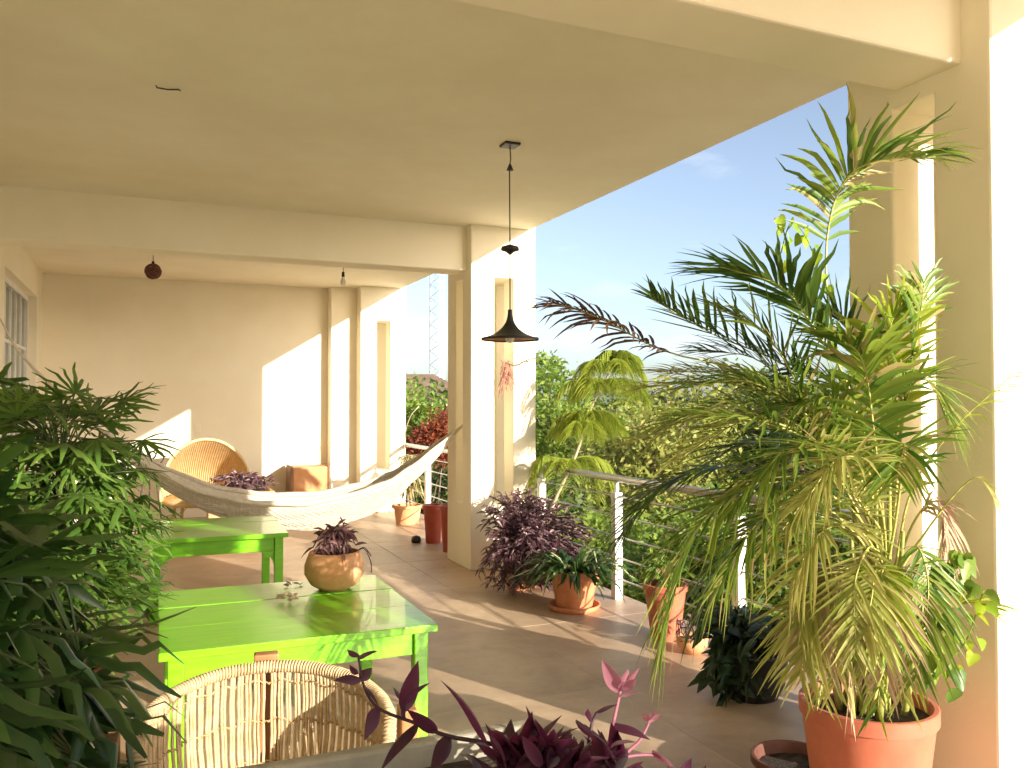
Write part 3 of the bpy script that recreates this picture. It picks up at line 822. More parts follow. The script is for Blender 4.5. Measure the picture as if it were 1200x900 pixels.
whorl(0.60, 0.30, 7, 0.06)
whorl(0.74, 0.40, 10, 0.10)
whorl(0.88, 0.42, 9, 0.08)
whorl(0.97, 0.20, 6, 0.0)

# pots under the palm
t = thing('flower_pot', 'tall salmon terracotta pot half hidden behind palm leaflets by the railing', 'flower pot', (3.26, 4.86, 0))
add_pot(t, 0.10, 0.145, 0.37, 'terracotta_red', lip=0.01)
bushy(t, 180, [(0, 0, 0.45, 0.18, 0.18, 0.12)], 0.09, 0.03, 'palm', 31, stems=18, root=Vector((0, 0, 0.33)))
t = thing('clay_bowl', 'small low clay bowl planted with grey stems beside the black pot', 'bowl', (3.22, 4.50, 0))
MB().lathe([(0, 0), (0.06, 0), (0.095, 0.05), (0.105, 0.11), (0.10, 0.112), (0.09, 0.06), (0.0, 0.06)], 28).build('bowl', 'terracotta_pale', t, smooth=True)
MB().disc(0.092, 0.085, 16, wob=0.006).build('soil', 'soil', t, smooth=True)
bushy(t, 60, [(0, 0, 0.12, 0.12, 0.12, 0.07)], 0.05, 0.012, 'dry_purple', 33, stems=12, root=Vector((0, 0, 0.09)))
t = thing('black_pot_plant', 'dark leafy plant spilling over a black plastic pot by the railing', 'potted plant', (3.05, 3.72, 0))
MB().lathe([(0, 0), (0.14, 0), (0.18, 0.08), (0.20, 0.24), (0.21, 0.25), (0.20, 0.262), (0.185, 0.25), (0.17, 0.12)], 36).build('pot', 'black_plastic', t, smooth=True)
MB().disc(0.185, 0.22, 20, wob=0.008).build('soil', 'soil', t, smooth=True)
bushy(t, 520, [(-0.05, 0, 0.34, 0.24, 0.24, 0.13), (-0.18, -0.02, 0.14, 0.10, 0.18, 0.13)], 0.12, 0.045, 'dark_leaf', 35, stems=52, root=Vector((0, 0, 0.22)))
t = thing('low_clay_pot', 'low wide dark clay pot of bare soil beside the palm pot', 'flower pot', (2.50, 2.78, 0))
add_pot(t, 0.14, 0.17, 0.12, 'clay_dark', lip=0.006, liph=0.03)

# pots in the far bay
t = thing('dracaena_pot', 'spiky tan leaved plant in a clay pot at the end wall column', 'potted plant', (3.19, 10.85, 0))
add_pot(t, 0.15, 0.185, 0.25, 'terracotta_pale')
MB().tube(catmull([(0, 0, .2), (0.02, 0, .5), (0.04, 0.02, .85)], 8), 0.018, 6).build('trunk', 'bark_pale', t, smooth=True)
for z, q in ((0.85, 9), (0.65, 10), (0.45, 11)):
    blade_plant(t, 40, z, 0.36, 0.022, 'tan_leaf', q, spread=1.2, droop=1.1, rad=0.03, up=1.0)
MB().tube(catmull([P(478,588,11.2)-Vector((3.19, 10.85, 0)), P(474,520,11.2)-Vector((3.19, 10.85, 0)), P(480,490,11.1)-Vector((3.19, 10.85, 0)), P(491,476,11.1)-Vector((3.19, 10.85, 0))], 10), 0.008, 5).build('bare_shoot', 'bark_pale', t, smooth=True)
for k, (x, y, h, lab) in enumerate([(3.02, 9.22, 0.44, 'tall dark red plastic flowerpot standing clear of the hammock column'), (3.02, 8.62, 0.50, 'tall dark red plastic flowerpot half hidden behind the hammock column')]):
    t = thing('red_flowerpot', lab, 'flower pot', (x, y, 0), group='red flowerpots')
    add_pot(t, 0.085, 0.115, h, 'red_plastic', lip=0.012, liph=0.05)
t = MB().lathe([(0, 0), (0.05, 0), (0.06, 0.03), (0.045, 0.07), (0.0, 0.085)], 16).build('black_ball', 'black_plastic', smooth=True, loc=(2.84, 9.3, 0))
tag(t, 'small black ball lying on the floor by the red flowerpots', 'ball')

# yellow-green plant behind the lady palms
t = thing('lime_plant', 'yellow green drooping plant behind the lady palms next to the hammock', 'potted plant', (-0.32, 7.6, 0))
add_pot(t, 0.13, 0.17, 0.3, 'terracotta')
MB().tube(catmull([(0, 0, .25), (0.0, 0, .5), (0.0, 0.02, .85)], 8), 0.014, 6).build('trunk', 'bark_pale', t, smooth=True)
for z, q in ((0.92, 71), (0.72, 72)):
    blade_plant(t, 46, z, 0.32, 0.026, 'lime', q, spread=1.2, droop=1.2, rad=0.03, up=1.0)

# air plant on the column
t = thing('air_plant', 'dried reddish air plant hanging in the slot of the hammock column', 'plant', (3.18, 7.49, 1.95))
r = random.Random(4); b = MB()
for i in range(34):
    p = Vector((r.uniform(-.04, .04), r.uniform(-.03, .0), r.uniform(-.08, .08)))
    d = Vector((r.uniform(-.5, .5), r.uniform(-.6, 0), -1)).normalized(); ln = r.uniform(.08, .28)
    b.strip([p+d*(ln*k/4)+Vector((r.uniform(-.01, .01), 0, 0)) for k in range(5)], [.008, .011, .010, .007, .002], Vector((1, 0, 0)), 0.4)
b.build('dry_leaves', 'air_leaf', t, smooth=True, kind='stuff')
b = MB(); b.tube(catmull([(0.0, -.01, .05), (0.10, -.05, .02), (0.22, -.06, .08), (0.34, -.06, .10)], 10), 0.006, 5)
b.tube(catmull([(0.16, -.06, .05), (0.20, -.07, .12), (0.26, -.07, .13)], 6), 0.004, 5); b.tube(catmull([(0.2, -.06, .07), (0.28, -.07, .02), (0.33, -.07, .03)], 6), 0.004, 5)
b.build('bare_twig', 'bark', t, smooth=True)

# ------------------------------------------------------------------ lamps
LP = Vector((2.19, 5.07, 0))
t = thing('pendant_lamp', 'black flared pendant lamp hanging on a long cord from the ceiling', 'pendant lamp', (LP.x, LP.y, CEIL))
MB().box(-0.055, 0.055, -0.055, 0.055, -0.018, 0).build('ceiling_plate', 'lamp_black', t, bevel=0.004)
MB().tube([(0, 0, -0.018), (0.004, 0, -0.10), (-0.004, 0, -0.17), (0, 0, -0.70), (0, 0, -1.12)], 0.0045, 6).build('cord', 'lamp_black', t, smooth=True)
MB().lathe([(0, -0.135), (0.006, -0.135), (0.024, -0.178), (0.0, -0.178)], 16).build('cord_grip', 'lamp_black', t, smooth=True)
MB().lathe([(0, -0.672), (0.012, -0.675), (0.058, -0.690), (0.062, -0.712), (0.03, -0.722), (0.008, -0.74), (0, -0.74)], 24).build('cord_canopy', 'lamp_black', t, smooth=True)
prof = []
for i in range(15):
    f = i/14; prof.append((0.014 + 0.176*(f**2.3), -1.11 - 0.185*(1-(1-f)**1.35)))
sh = MB().lathe([(0.0, -1.105), (0.012, -1.107)] + prof + [(0.192, -1.302), (0.190, -1.310)], 40).build('lamp_shade', 'lamp_black', t, smooth=True)
MB().lathe([(x-0.004 if x > .02 else x*.6, z-0.006) for x, z in prof], 40).build('shade_lining', 'copper', sh, smooth=True)
MB().lathe([(0.0, -1.20), (0.014, -1.20), (0.016, -1.24), (0.030, -1.27), (0.034, -1.295), (0.024, -1.32), (0.0, -1.33)], 20).build('bulb', 'bulb', t, smooth=True)

t = thing('woven_ball_lamp', 'small brown woven ball lamp hanging behind the beam', 'lamp', (0.03, 9.8, CEIL))
MB().tube([(0, 0, 0), (0, 0, -0.215)], 0.004, 5).build('cord', 'lamp_black', t, smooth=True)
MB().lathe([(0, -0.19), (0.014, -0.192), (0.016, -0.225), (0, -0.228)], 12).build('socket', 'lamp_black', t, smooth=True)
b = MB(); r = random.Random(3)
for i in range(20):
    ax = Vector((r.gauss(0, 1), r.gauss(0, 1), r.gauss(0, 1))).normalized(); u_ = ax.orthogonal().normalized(); w_ = ax.cross(u_)
    b.tube([Vector((0, 0, -0.30)) + (u_*math.cos(k*.3142)+w_*math.sin(k*.3142))*0.083 for k in range(21)], 0.0055, 4, False)
b.build('woven_shade', 'rattan_brown', t, smooth=True, kind='stuff')
MB().lathe([(0.0, -.23), (.03, -.245), (.055, -.28), (.06, -.30), (.055, -.33), (.03, -.36), (0, -.37)], 16).build('inner_globe', 'rattan_pale', t, smooth=True)
t = thing('bare_bulb', 'bare bulb hanging on a short cord before the end wall pilaster', 'lamp', (2.09, 9.8, CEIL))
MB().tube([(0, 0, 0), (0, 0, -0.19)], 0.004, 5).build('cord', 'lamp_black', t, smooth=True)
MB().lathe([(0, -0.175), (0.016, -0.178), (0.019, -0.235), (0, -0.237)], 14).build('socket', 'lamp_black', t, smooth=True)
MB().lathe([(0.014, -.235), (.018, -.255), (.032, -.285), (.034, -.305), (.024, -.33), (0, -.34)], 16).build('bulb', 'bulb', t, smooth=True)
o = MB().tube([(-0.06, 0, 0.0), (-0.055, 0, -0.012), (0.0, 0, -0.014), (0.055, 0.0, -0.006), (0.065, 0.01, -0.008)], 0.004, 5).build('ceiling_wire', 'lamp_black', smooth=True, loc=(0.08, 4.9, CEIL))
tag(o, 'short bent wire end poking out of the bare ceiling', 'wire')

# ------------------------------------------------------------------ hammock
t = thing('hammock', 'white cotton hammock slung from the house wall to the slotted column', 'hammock', (0, 0, 0))
prof = [(-1.3, 2.45), (-1.0, 1.95), (-.18, 1.17), (.53, .76), (1.34, .645), (2.05, .79), (2.45, 1.03), (2.93, 1.44)]
path = catmull([Vector((x, 8.64-.276*x + (0.0), z)) for x, z in prof], 81)
nrm = Vector((.276, 1, 0)).normalized()
i0, i1 = 20, 77
b = MB(); m = 25
rows = []
for i in range(i0, i1+1):
    f = (i-i0)/(i1-i0); s_ = math.sin(math.pi*f)**0.6
    row = []
    depth = 0.03 + 0.22*s_*(1-0.12*math.sin(f*9)); wide = 0.02+0.15*s_
    for j in range(m):
        q = j/(m-1)*2-1                     # -1 near edge, 1 far edge
        off = nrm*(wide*q*(0.55+0.45*abs(q)))
        z = -depth*(1-abs(q)**2.2)
        fold = 0.008*math.sin(j*2.1+i*.13)*s_ + 0.006*math.sin(j*4.3-i*.22)*s_
        row.append(path[i]+off+Vector((0, fold, z + (0.05*s_ if q > 0 else 0)*q + 0.006*math.sin(i*.9+j))))
    rows.append(row)
for row in rows: b.v += [tuple(p) for p in row]
for i in range(len(rows)-1):
    for j in range(m-1):
        a = i*m+j; b.f.append((a, a+1, a+m+1, a+m))
hb = b.build('net_body', 'cotton', t, smooth=True)
so = hb.modifiers.new('thick', 'SOLIDIFY'); so.thickness = 0.006
for e in (0, m-1):
    ro = MB().tube([r_[e]+Vector((0, 0, .004)) for r_ in rows], [0.012+0.016*math.sin(math.pi*k/(len(rows)-1)) for k in range(len(rows))], 8)
    ro.build('edge_roll', 'cotton', t, smooth=True)
for (k, rw, sl) in ((0, rows[0], path[:i0+1]), (1, rows[-1], path[i1:])):
    g = MB(); anchor = sl[0] if k == 0 else sl[-1]
    for j in range(0, m, 2):
        q = (rw[j]+anchor)/2 + Vector((0, 0, -0.03))
        base = catmull([anchor, sl[len(sl)//2] + (rw[j]-path[i0 if k == 0 else i1])*0.6, rw[j]], 8)
        g.tube(base, 0.006, 4)
    g.build('end_cords', 'cotton', t, smooth=True, kind='stuff')
b = MB(); r = random.Random(2)   # crocheted rows on the near flank
for i in range(0, len(rows)-1):
    f = i/(len(rows)-1)
    if f < .06 or f > .94: continue
    for j in range(1, 12):
        p = rows[i][j]; b.tube([p + Vector((0, -.004, 0)), rows[i+1][j+1] + Vector((0, -.004, 0))], 0.0045, 3, False)
        b.tube([rows[i][j+1] + Vector((0, -.004, 0)), rows[i+1][j] + Vector((0, -.004, 0))], 0.0045, 3, False)
b.build('net_cords', 'cotton', t, smooth=True, kind='stuff')

# ------------------------------------------------------------------ rope chair in the foreground
CH = Vector((0.28, 2.19, 0))
t = thing('rope_chair', 'round woven rope armchair with wooden posts before the green table', 'chair', CH, R(-4))
RR = 0.305
def rim(th):
    return Vector((RR*math.sin(th), RR*math.cos(th)*1.02, 0.845 - 0.050*(1-math.cos(th)) - (0.35*max(0, abs(th)-1.75)**1.5)))
def low(th, f=0.0):
    return Vector((0.80*RR*math.sin(th), 0.80*RR*math.cos(th), 0.42))
ths = [(-2.2 + 4.4*i/80) for i in range(81)]
MB().tube([rim(a) for a in ths], 0.013, 10).build('rim', 'cord', t, smooth=True)
co = MB(); hx = []
N = 2600
for i in range(N+1):
    a = -2.2+4.4*i/N; p = rim(a); tn = (rim(a+.01)-rim(a-.01)).normalized(); up = Vector((0, 0, 1)); sd = tn.cross(up).normalized(); u2 = sd.cross(tn)
    ph_ = i/N*150*6.283
    hx.append(p + sd*(math.cos(ph_)*.0145) + u2*(math.sin(ph_)*.0145))
co.tube(hx, 0.0042, 4); co.build('rim_binding', 'cord', t, smooth=True, kind='stuff')
def back(th, f):
    a, b_ = rim(th), low(th)
    p = a.lerp(b_, f); bul = 0.030*math.sin(math.pi*f)
    return p + Vector((math.sin(th), math.cos(th), 0))*bul
cb = MB(); r = random.Random(8); n = 60
for i in range(n):
    th = -2.15+4.3*i/(n-1)
    for s_ in (-0.0125, 0.0125):
        if r.random() < 0.06: continue
        j1, j2 = r.uniform(-.007, .007), r.uniform(-.008, .008)
        rad = r.uniform(.0040, .0056)
        cb.tube([back(th+s_+j1+(j2-j1)*k/9+.004*math.sin(k*2+i), k/9) for k in range(10)], rad, 5, False)
cb.build('back_cords', 'cord', t, smooth=True, kind='stuff')
tw = MB()
for fi, f in enumerate((0.10, 0.36, 0.62, 0.86)):
    tw.tube([back(a, f+.012*math.sin(a*23+fi)) + Vector((math.sin(a), math.cos(a), 0))*(-.008 if k % 2 else .007) for k, a in enumerate([-2.15+4.3*q/168 for q in range(169)])], 0.0034, 4)
tw.build('twine_rows', 'cord_dark', t, smooth=True, kind='stuff')
MB().tube([low(a) + Vector((0, 0, -.005)) for a in [6.2832*i/48 for i in range(49)]], 0.020, 8).build('seat_ring', 'cord', t, smooth=True)
st = MB()
for i in range(-22, 23):
    x = i*.0112; yy = math.sqrt(max(0, (0.8*RR)**2-x*x))
    st.tube([(x, -yy, .425), (x, -yy/2, .405+.004*(i % 2)), (x, 0, .398-.004*(i % 2)), (x, yy/2, .405), (x, yy, .425)], .0062, 5)
st.build('woven_seat', 'cord', t, smooth=True, kind='stuff')
for th, zt in ((0.05, .872), (1.60, .800), (-1.62, .815), (2.15, .62), (-2.15, .62)):
    d = Vector((math.sin(th), math.cos(th), 0)); c = d*(RR+.052)
    p = MB().box(-.035, .035, -.022, .022, 0, zt).build('post', 'wood', t, bevel=.005, loc=c); p.rotation_euler = (0, 0, -th)
for th in (1.60, -1.62):
    d0 = Vector((math.sin(th), math.cos(th), 0))*(RR+.05); d1 = Vector((math.sin(2.15*(1 if th > 0 else -1)), math.cos(2.15), 0))*(RR+.05)
    MB().tube([d0+Vector((0, 0, .60)), d1+Vector((0, 0, .60))], .016, 8).build('stretcher', 'wood', t, smooth=True)
MB().tube([Vector((math.sin(a)*(RR+.04), math.cos(a)*(RR+.04), .30)) for a in [-2.15+4.3*i/30 for i in range(31)]], .014, 8).build('hoop', 'wood', t, smooth=True)

# ------------------------------------------------------------------ clay bowl on the table
bp_ = Vector((0.93, 4.55, 0.60))
t = thing('clay_pot', 'round clay pot of dried purple stems on the green table', 'flower pot', bp_)
MB().lathe([(0, 0), (0.075, 0), (0.125, 0.03), (0.158, 0.085), (0.158, 0.135), (0.140, 0.185), (0.132, 0.202), (0.120, 0.202), (0.126, 0.18), (0.135, 0.13)], 40).build('pot', 'terracotta_pale', t, smooth=True)
MB().disc(0.128, 0.178, 20, wob=0.008).build('soil', 'soil', t, smooth=True)
bushy(t, 170, [(0, 0, .225, .16, .16, .055), (0.02, 0, .24, .10, .10, .09)], .075, .018, 'dry_purple', 44, stems=26, root=Vector((0, 0, .18)))
b = MB(); b.tube(catmull([(0.11, 0, .19), (.17, .02, .20), (.20, .0, .13), (.205, .0, .07)], 8), .003, 4); b.tube(catmull([(0.10, -.04, .19), (.15, -.05, .22), (.19, -.05, .17)], 8), .003, 4)
b.build('hanging_stem', 'dry_purple', t, smooth=True)
r = random.Random(6); b = MB()
for i in range(9):
    p = Vector((r.uniform(-.05, .05), r.uniform(-.04, .04), .008)); d = Vector((r.uniform(-1, 1), r.uniform(-1, 1), r.uniform(.0, .5))).normalized(); ln = r.uniform(.04, .07)
    b.strip([p+d*(ln*k/4)+Vector((0, 0, .006*math.sin(k))) for k in range(5)], [.006, .017, .019, .012, .002], d.orthogonal(), .6)
o = b.build('dry_leaves', 'palm_dead', smooth=True, loc=(0.64, 4.36, .602)); tag(o, 'curled dry leaves lying on the green table', 'leaves')
b = MB(); r = random.Random(16)
for i in range(5):
    p = Vector((r.uniform(-.05, .05), r.uniform(-.04, .04), .006)); d = Vector((r.uniform(-1, 1), r.uniform(-1, 1), r.uniform(.0, .3))).normalized(); ln = r.uniform(.03, .06)
    b.strip([p+d*(ln*k/4) for k in range(5)], [.004, .012, .014, .009, .002], d.orthogonal(), .6)
o = b.build('dry_petals', 'palm_dead', smooth=True, loc=(0.74, 4.70, .602)); tag(o, 'pale dry petals on the green table left of the clay pot', 'petals')

# ------------------------------------------------------------------ furniture at the end wall
t = thing('wicker_dome_chair', 'pale wicker chair with a tall domed back at the end wall', 'chair', (0.66, 11.65, 0), R(8))
b = MB(); nb = 60
def dome(a, f):     # a: angle across the back, f: 0 seat .. 1 rim arch
    return None
rimp = []
for i in range(nb+1):
    a = math.pi*i/nb
    rimp.append(Vector((-.56*math.cos(a), -0.30+0.36*math.sin(a)*.4, .38+.76*math.sin(a)**.85)))
seatb = [Vector((-.50*math.cos(math.pi*i/nb), -.10+.48*math.sin(math.pi*i/nb), .36)) for i in range(nb+1)]
grid = []
for i in range(nb+1):
    row = []
    for k in range(9):
        f = k/8; p = seatb[i].lerp(rimp[i], f) + Vector((0, .17*math.sin(math.pi*f)*math.sin(math.pi*i/nb), 0)); row.append(p)
    grid.append(row)
for row in grid: b.v += [tuple(p) for p in row]
for i in range(nb):
    for k in range(8): b.f.append((i*9+k, (i+1)*9+k, (i+1)*9+k+1, i*9+k+1))
sh = b.build('domed_back', 'wicker_pale', t, smooth=True); s2 = sh.modifiers.new('thick', 'SOLIDIFY'); s2.thickness = .012
MB().tube(rimp, .020, 8).build('rim', 'wicker_pale', t, smooth=True)
rb = MB()
for i in range(1, nb, 1): rb.tube([p + Vector((0, -.012, 0)) for p in grid[i]], .009, 4, False)
rb.build('wicker_ribs', 'wicker_pale', t, smooth=True, kind='stuff')
MB().lathe([(0, .30), (.46, .30), (.50, .33), (.50, .37), (.44, .40), (0, .41)], 32, (0, -.08, 0)).build('seat', 'wicker_pale', t, smooth=True)
for (x, y) in ((-.34, -.36), (.34, -.36), (-.34, .2), (.34, .2)): MB().tube([(x, y, 0), (x*.9, y*.9, .32)], .022, 8).build('leg', 'wicker_pale', t, smooth=True)

t = thing('purple_planter', 'long clay trough of pinkish purple plants before the domed wicker chair', 'planter', (1.02, 10.55, 0))
MB().box(-.37, .37, -.16, .16, 0, .50).build('trough', 'terracotta_pale', t, bevel=.012)
MB().box(-.385, .385, -.175, .175, .50, .55).build('trough_rim', 'terracotta_pale', t, bevel=.008)
MB().box(-.33, .33, -.13, .13, .551, .56).build('soil', 'soil', t)
bushy(t, 700, [(-.10, 0, .64, .30, .18, .16), (.15, 0, .62, .28, .18, .12)], .085, .024, 'purple_bush', 51, stems=60, root=Vector((0, 0, .55)))
t = thing('orange_box', 'plain orange wooden box standing against the pilaster', 'box', (2.13, 12.32, 0))
MB().box(-.25, .25, -.20, .20, .04, .70).build('box_body', 'wood_orange', t, bevel=.02)
for sx in (-1, 1): MB().box(sx*.265-.015, sx*.265+.015, -.215, .215, 0, .715).build('shaded_side_panel', 'wood_dark', t, bevel=.004)  # dark strips at the box sides, shade put into their colour
t = thing('wire_stand', 'black wire stand with rounded loops by the end wall', 'stand', (0.02, 11.2, 0))
for (cx_, cz_, rr_) in ((-.02, 1.0, .10), (.07, .93, .09), (.02, .96, .05)):
    MB().tube([(cx_+rr_*math.cos(a*.3142), 0.01*a, cz_+rr_*math.sin(a*.3142)) for a in range(21)], .009, 5).build('wire_loop', 'lamp_black', t, smooth=True)
for x in (-.1, .1): MB().tube([(x*1.6, 0, 0), (x*.4, .03, .9)], .009, 5).build('leg', 'lamp_black', t, smooth=True)
MB().tube([(0, .25, 0), (0, .03, .9)], .009, 5).build('leg', 'lamp_black', t, smooth=True)

# ------------------------------------------------------------------ planter and purple plant in the foreground
PL = Vector((0.47, 1.03, 0))
t = thing('purple_planter_box', 'tall grey concrete planter of dark purple spiderwort before the rope chair', 'planter', PL)
px0, px1, py0, py1, pz = -.40, .14, -.28, .30, 1.055
w_ = .028
me = cells([px0, px0+w_, px1-w_, px1], [py0, py0+w_, py1-w_, py1], [0, pz-.09, pz], lambda i, j, k: k == 0 or not (i == 1 and j == 1))
me.materials.append(M['concrete']); link('planter_box', me, t, bevel=.006)
MB().box(px0+w_+.001, px1-w_-.001, py0+w_+.001, py1-w_-.001, pz-.09, pz-.04).build('soil', 'soil', t)
def c8(x, y): return (380+x/2.308, 740+y/2.308)
def leaf_between(parent, a, bb, mat, w=None, bend=0.08, twist=None):
    d = bb-a; L = d.length; w = w or L*.22
    side = d.cross(Vector((0, 0, 1)));
    if side.length < 1e-4: side = Vector((1, 0, 0))
    side.normalize()
    tw_ = twist if twist is not None else rnd.uniform(-.9, .9)
    nn = side.cross(d).normalized()
    wd = side*math.cos(tw_)+nn*math.sin(tw_)
    n2 = wd.cross(d).normalized()
    if n2.z < 0: n2 = -n2
    g = MB(); n = 9
    pts = [a.lerp(bb, k/(n-1)) + n2*(bend*L*math.sin(math.pi*k/(n-1))) for k in range(n)]
    ws = [.35, .8, .98, 1, .92, .76, .55, .30, .02]
    g.strip(pts, [w*q for q in ws], wd, .5)
    return g.build('leaf', mat, parent, smooth=True)
D0 = 1.22
def stem(pts, mat, leaves, r0=.0036):
    c = [P(*c8(x, y), d)-PL for x, y, d in pts]
    so_ = MB().tube(catmull(c, 24), [r0*(1-.5*i/23) for i in range(24)], 6).build('stem', mat, t, smooth=True)
    for (ax, ay, ex, ey, d0, d1, w) in leaves:
        leaf_between(t, P(*c8(ax, ay), d0)-PL, P(*c8(ex, ey), d1)-PL, leaves_mat[0], w)
leaves_mat = ['purple']
stem([(560, 360, 1.2), (470, 300, 1.2), (340, 275, 1.22), (250, 240, 1.24), (150, 200, 1.26), (110, 140, 1.27), (95, 62, 1.28)], 'purple',
     [(95, 62, 147, 48, 1.28, 1.26, .017), (95, 62, 66, 44, 1.28, 1.3, .015), (102, 122, 28, 126, 1.27, 1.24, .017), (102, 122, 132, 92, 1.27, 1.29, .018), (92, 110, 72, 84, 1.27, 1.29, .012), (112, 140, 150, 195, 1.27, 1.24, .014),
      (218, 205, 256, 74, 1.25, 1.23, .026), (216, 182, 288, 132, 1.25, 1.22, .021), (216, 182, 188, 143, 1.25, 1.27, .016), (218, 225, 216, 170, 1.25, 1.25, .010), (150, 198, 112, 285, 1.26, 1.22, .022), (252, 240, 155, 368, 1.24, 1.18, .024), (305, 262, 226, 203, 1.23, 1.2, .024), (342, 275, 288, 372, 1.22, 1.17, .024), (445, 297, 316, 125, 1.2, 1.17, .026)])
stem([(218, 228, 1.25), (216, 190, 1.25), (216, 170, 1.25)], 'purple', [], .003)
cl = []
r = random.Random(12)
for (ex, ey, w) in ((545, 193, .026), (505, 228, .026), (455, 254, .022), (432, 322, .024), (642, 218, .036), (562, 208, .026), (470, 300, .022), (610, 262, .03), (520, 262, .028), (590, 300, .032), (660, 285, .03), (700, 300, .028), (480, 350, .028), (415, 365, .028), (640, 330, .034), (735, 330, .028), (530, 330, .03), (575, 250, .024), (800, 365, .028), (690, 250, .024), (450, 372, .026), (620, 372, .03), (720, 372, .03), (560, 318, .03), (500, 300, .026)):
    cl.append((560+r.uniform(-70, 110), 352+r.uniform(-20, 40), ex, ey, 1.16+r.uniform(-.05, .05), 1.15+r.uniform(-.09, .10), w))
for q in range(64):
    sx = r.uniform(430, 800); sy = r.uniform(330, 400)
    a = r.uniform(-2.5, -.6); L = r.uniform(80, 150)
    cl.append((sx, sy, sx+math.cos(a)*L*1.1, sy+math.sin(a)*L*.8, 1.10+r.uniform(-.05, .08), 1.08+r.uniform(-.10, .12), r.uniform(.015, .024)))
stem([(600, 420, 1.15), (580, 370, 1.15), (565, 330, 1.15)], 'purple', cl)
stem([(700, 380, 1.15), (712, 300, 1.16), (722, 240, 1.17), (735, 212, 1.18)], 'purple', [(722, 240, 712, 202, 1.17, 1.16, .022), (730, 212, 792, 190, 1.18, 1.2, .016), (680, 230, 748, 298, 1.12, 1.1, .028), (712, 300, 780, 360, 1.16, 1.13, .022), (700, 330, 650, 300, 1.16, 1.2, .022)])
leaves_mat = ['purple_sunlit']
stem([(740, 400, 1.18), (762, 320, 1.2), (780, 235, 1.24), (797, 160, 1.27), (802, 135, 1.28)], 'purple_sunlit', [(795, 155, 749, 70, 1.27, 1.25, .024), (800, 150, 850, 93, 1.27, 1.3, .016), (798, 168, 857, 158, 1.27, 1.25, .016), (800, 145, 820, 96, 1.27, 1.3, .014), (798, 150, 842, 122, 1.27, 1.24, .02)])
stem([(770, 400, 1.18), (810, 325, 1.2), (850, 285, 1.22), (878, 232, 1.24)], 'purple_sunlit', [(878, 232, 908, 214, 1.24, 1.22, .014), (878, 232, 856, 212, 1.24, 1.26, .013), (878, 232, 886, 203, 1.24, 1.25, .012), (872, 240, 893, 232, 1.24, 1.2, .012)])
stem([(750, 380, 1.17), (800, 333, 1.18), (890, 325, 1.2), (935, 352, 1.2)], 'purple_sunlit', [(885, 310, 942, 358, 1.2, 1.19, .022), (810, 330, 765, 318, 1.18, 1.2, .014)])
leaves_mat = ['purple']
stem([(760, 390, 1.16), (775, 300, 1.2), (778, 238, 1.24)], 'purple', [(776, 238, 878, 284, 1.24, 1.2, .022), (800, 372, 860, 340, 1.17, 1.15, .02), (850, 385, 845, 345, 1.17, 1.16, .018), (960, 380, 988, 332, 1.17, 1.16, .016), (1010, 385, 1027, 350, 1.17, 1.16, .012), (940, 385, 925, 350, 1.17, 1.17, .012)])

# ------------------------------------------------------------------ outside: ground, road, trees, neighbours
g = MB(); g.v = [(-900, -900, GROUND), (1400, -900, GROUND), (1400, 1800, GROUND), (-900, 1800, GROUND)]; g.f = [(0, 1, 2, 3)]
tag(g.build('ground', 'sandy_soil'), kind='structure')
g = MB(); g.v = [(-60, 40, GROUND+.004), (140, 40, GROUND+.004), (140, 47, GROUND+.004), (-60, 47, GROUND+.004)]; g.f = [(0, 1, 2, 3)]
tag(g.build('road', 'asphalt'), kind='structure')

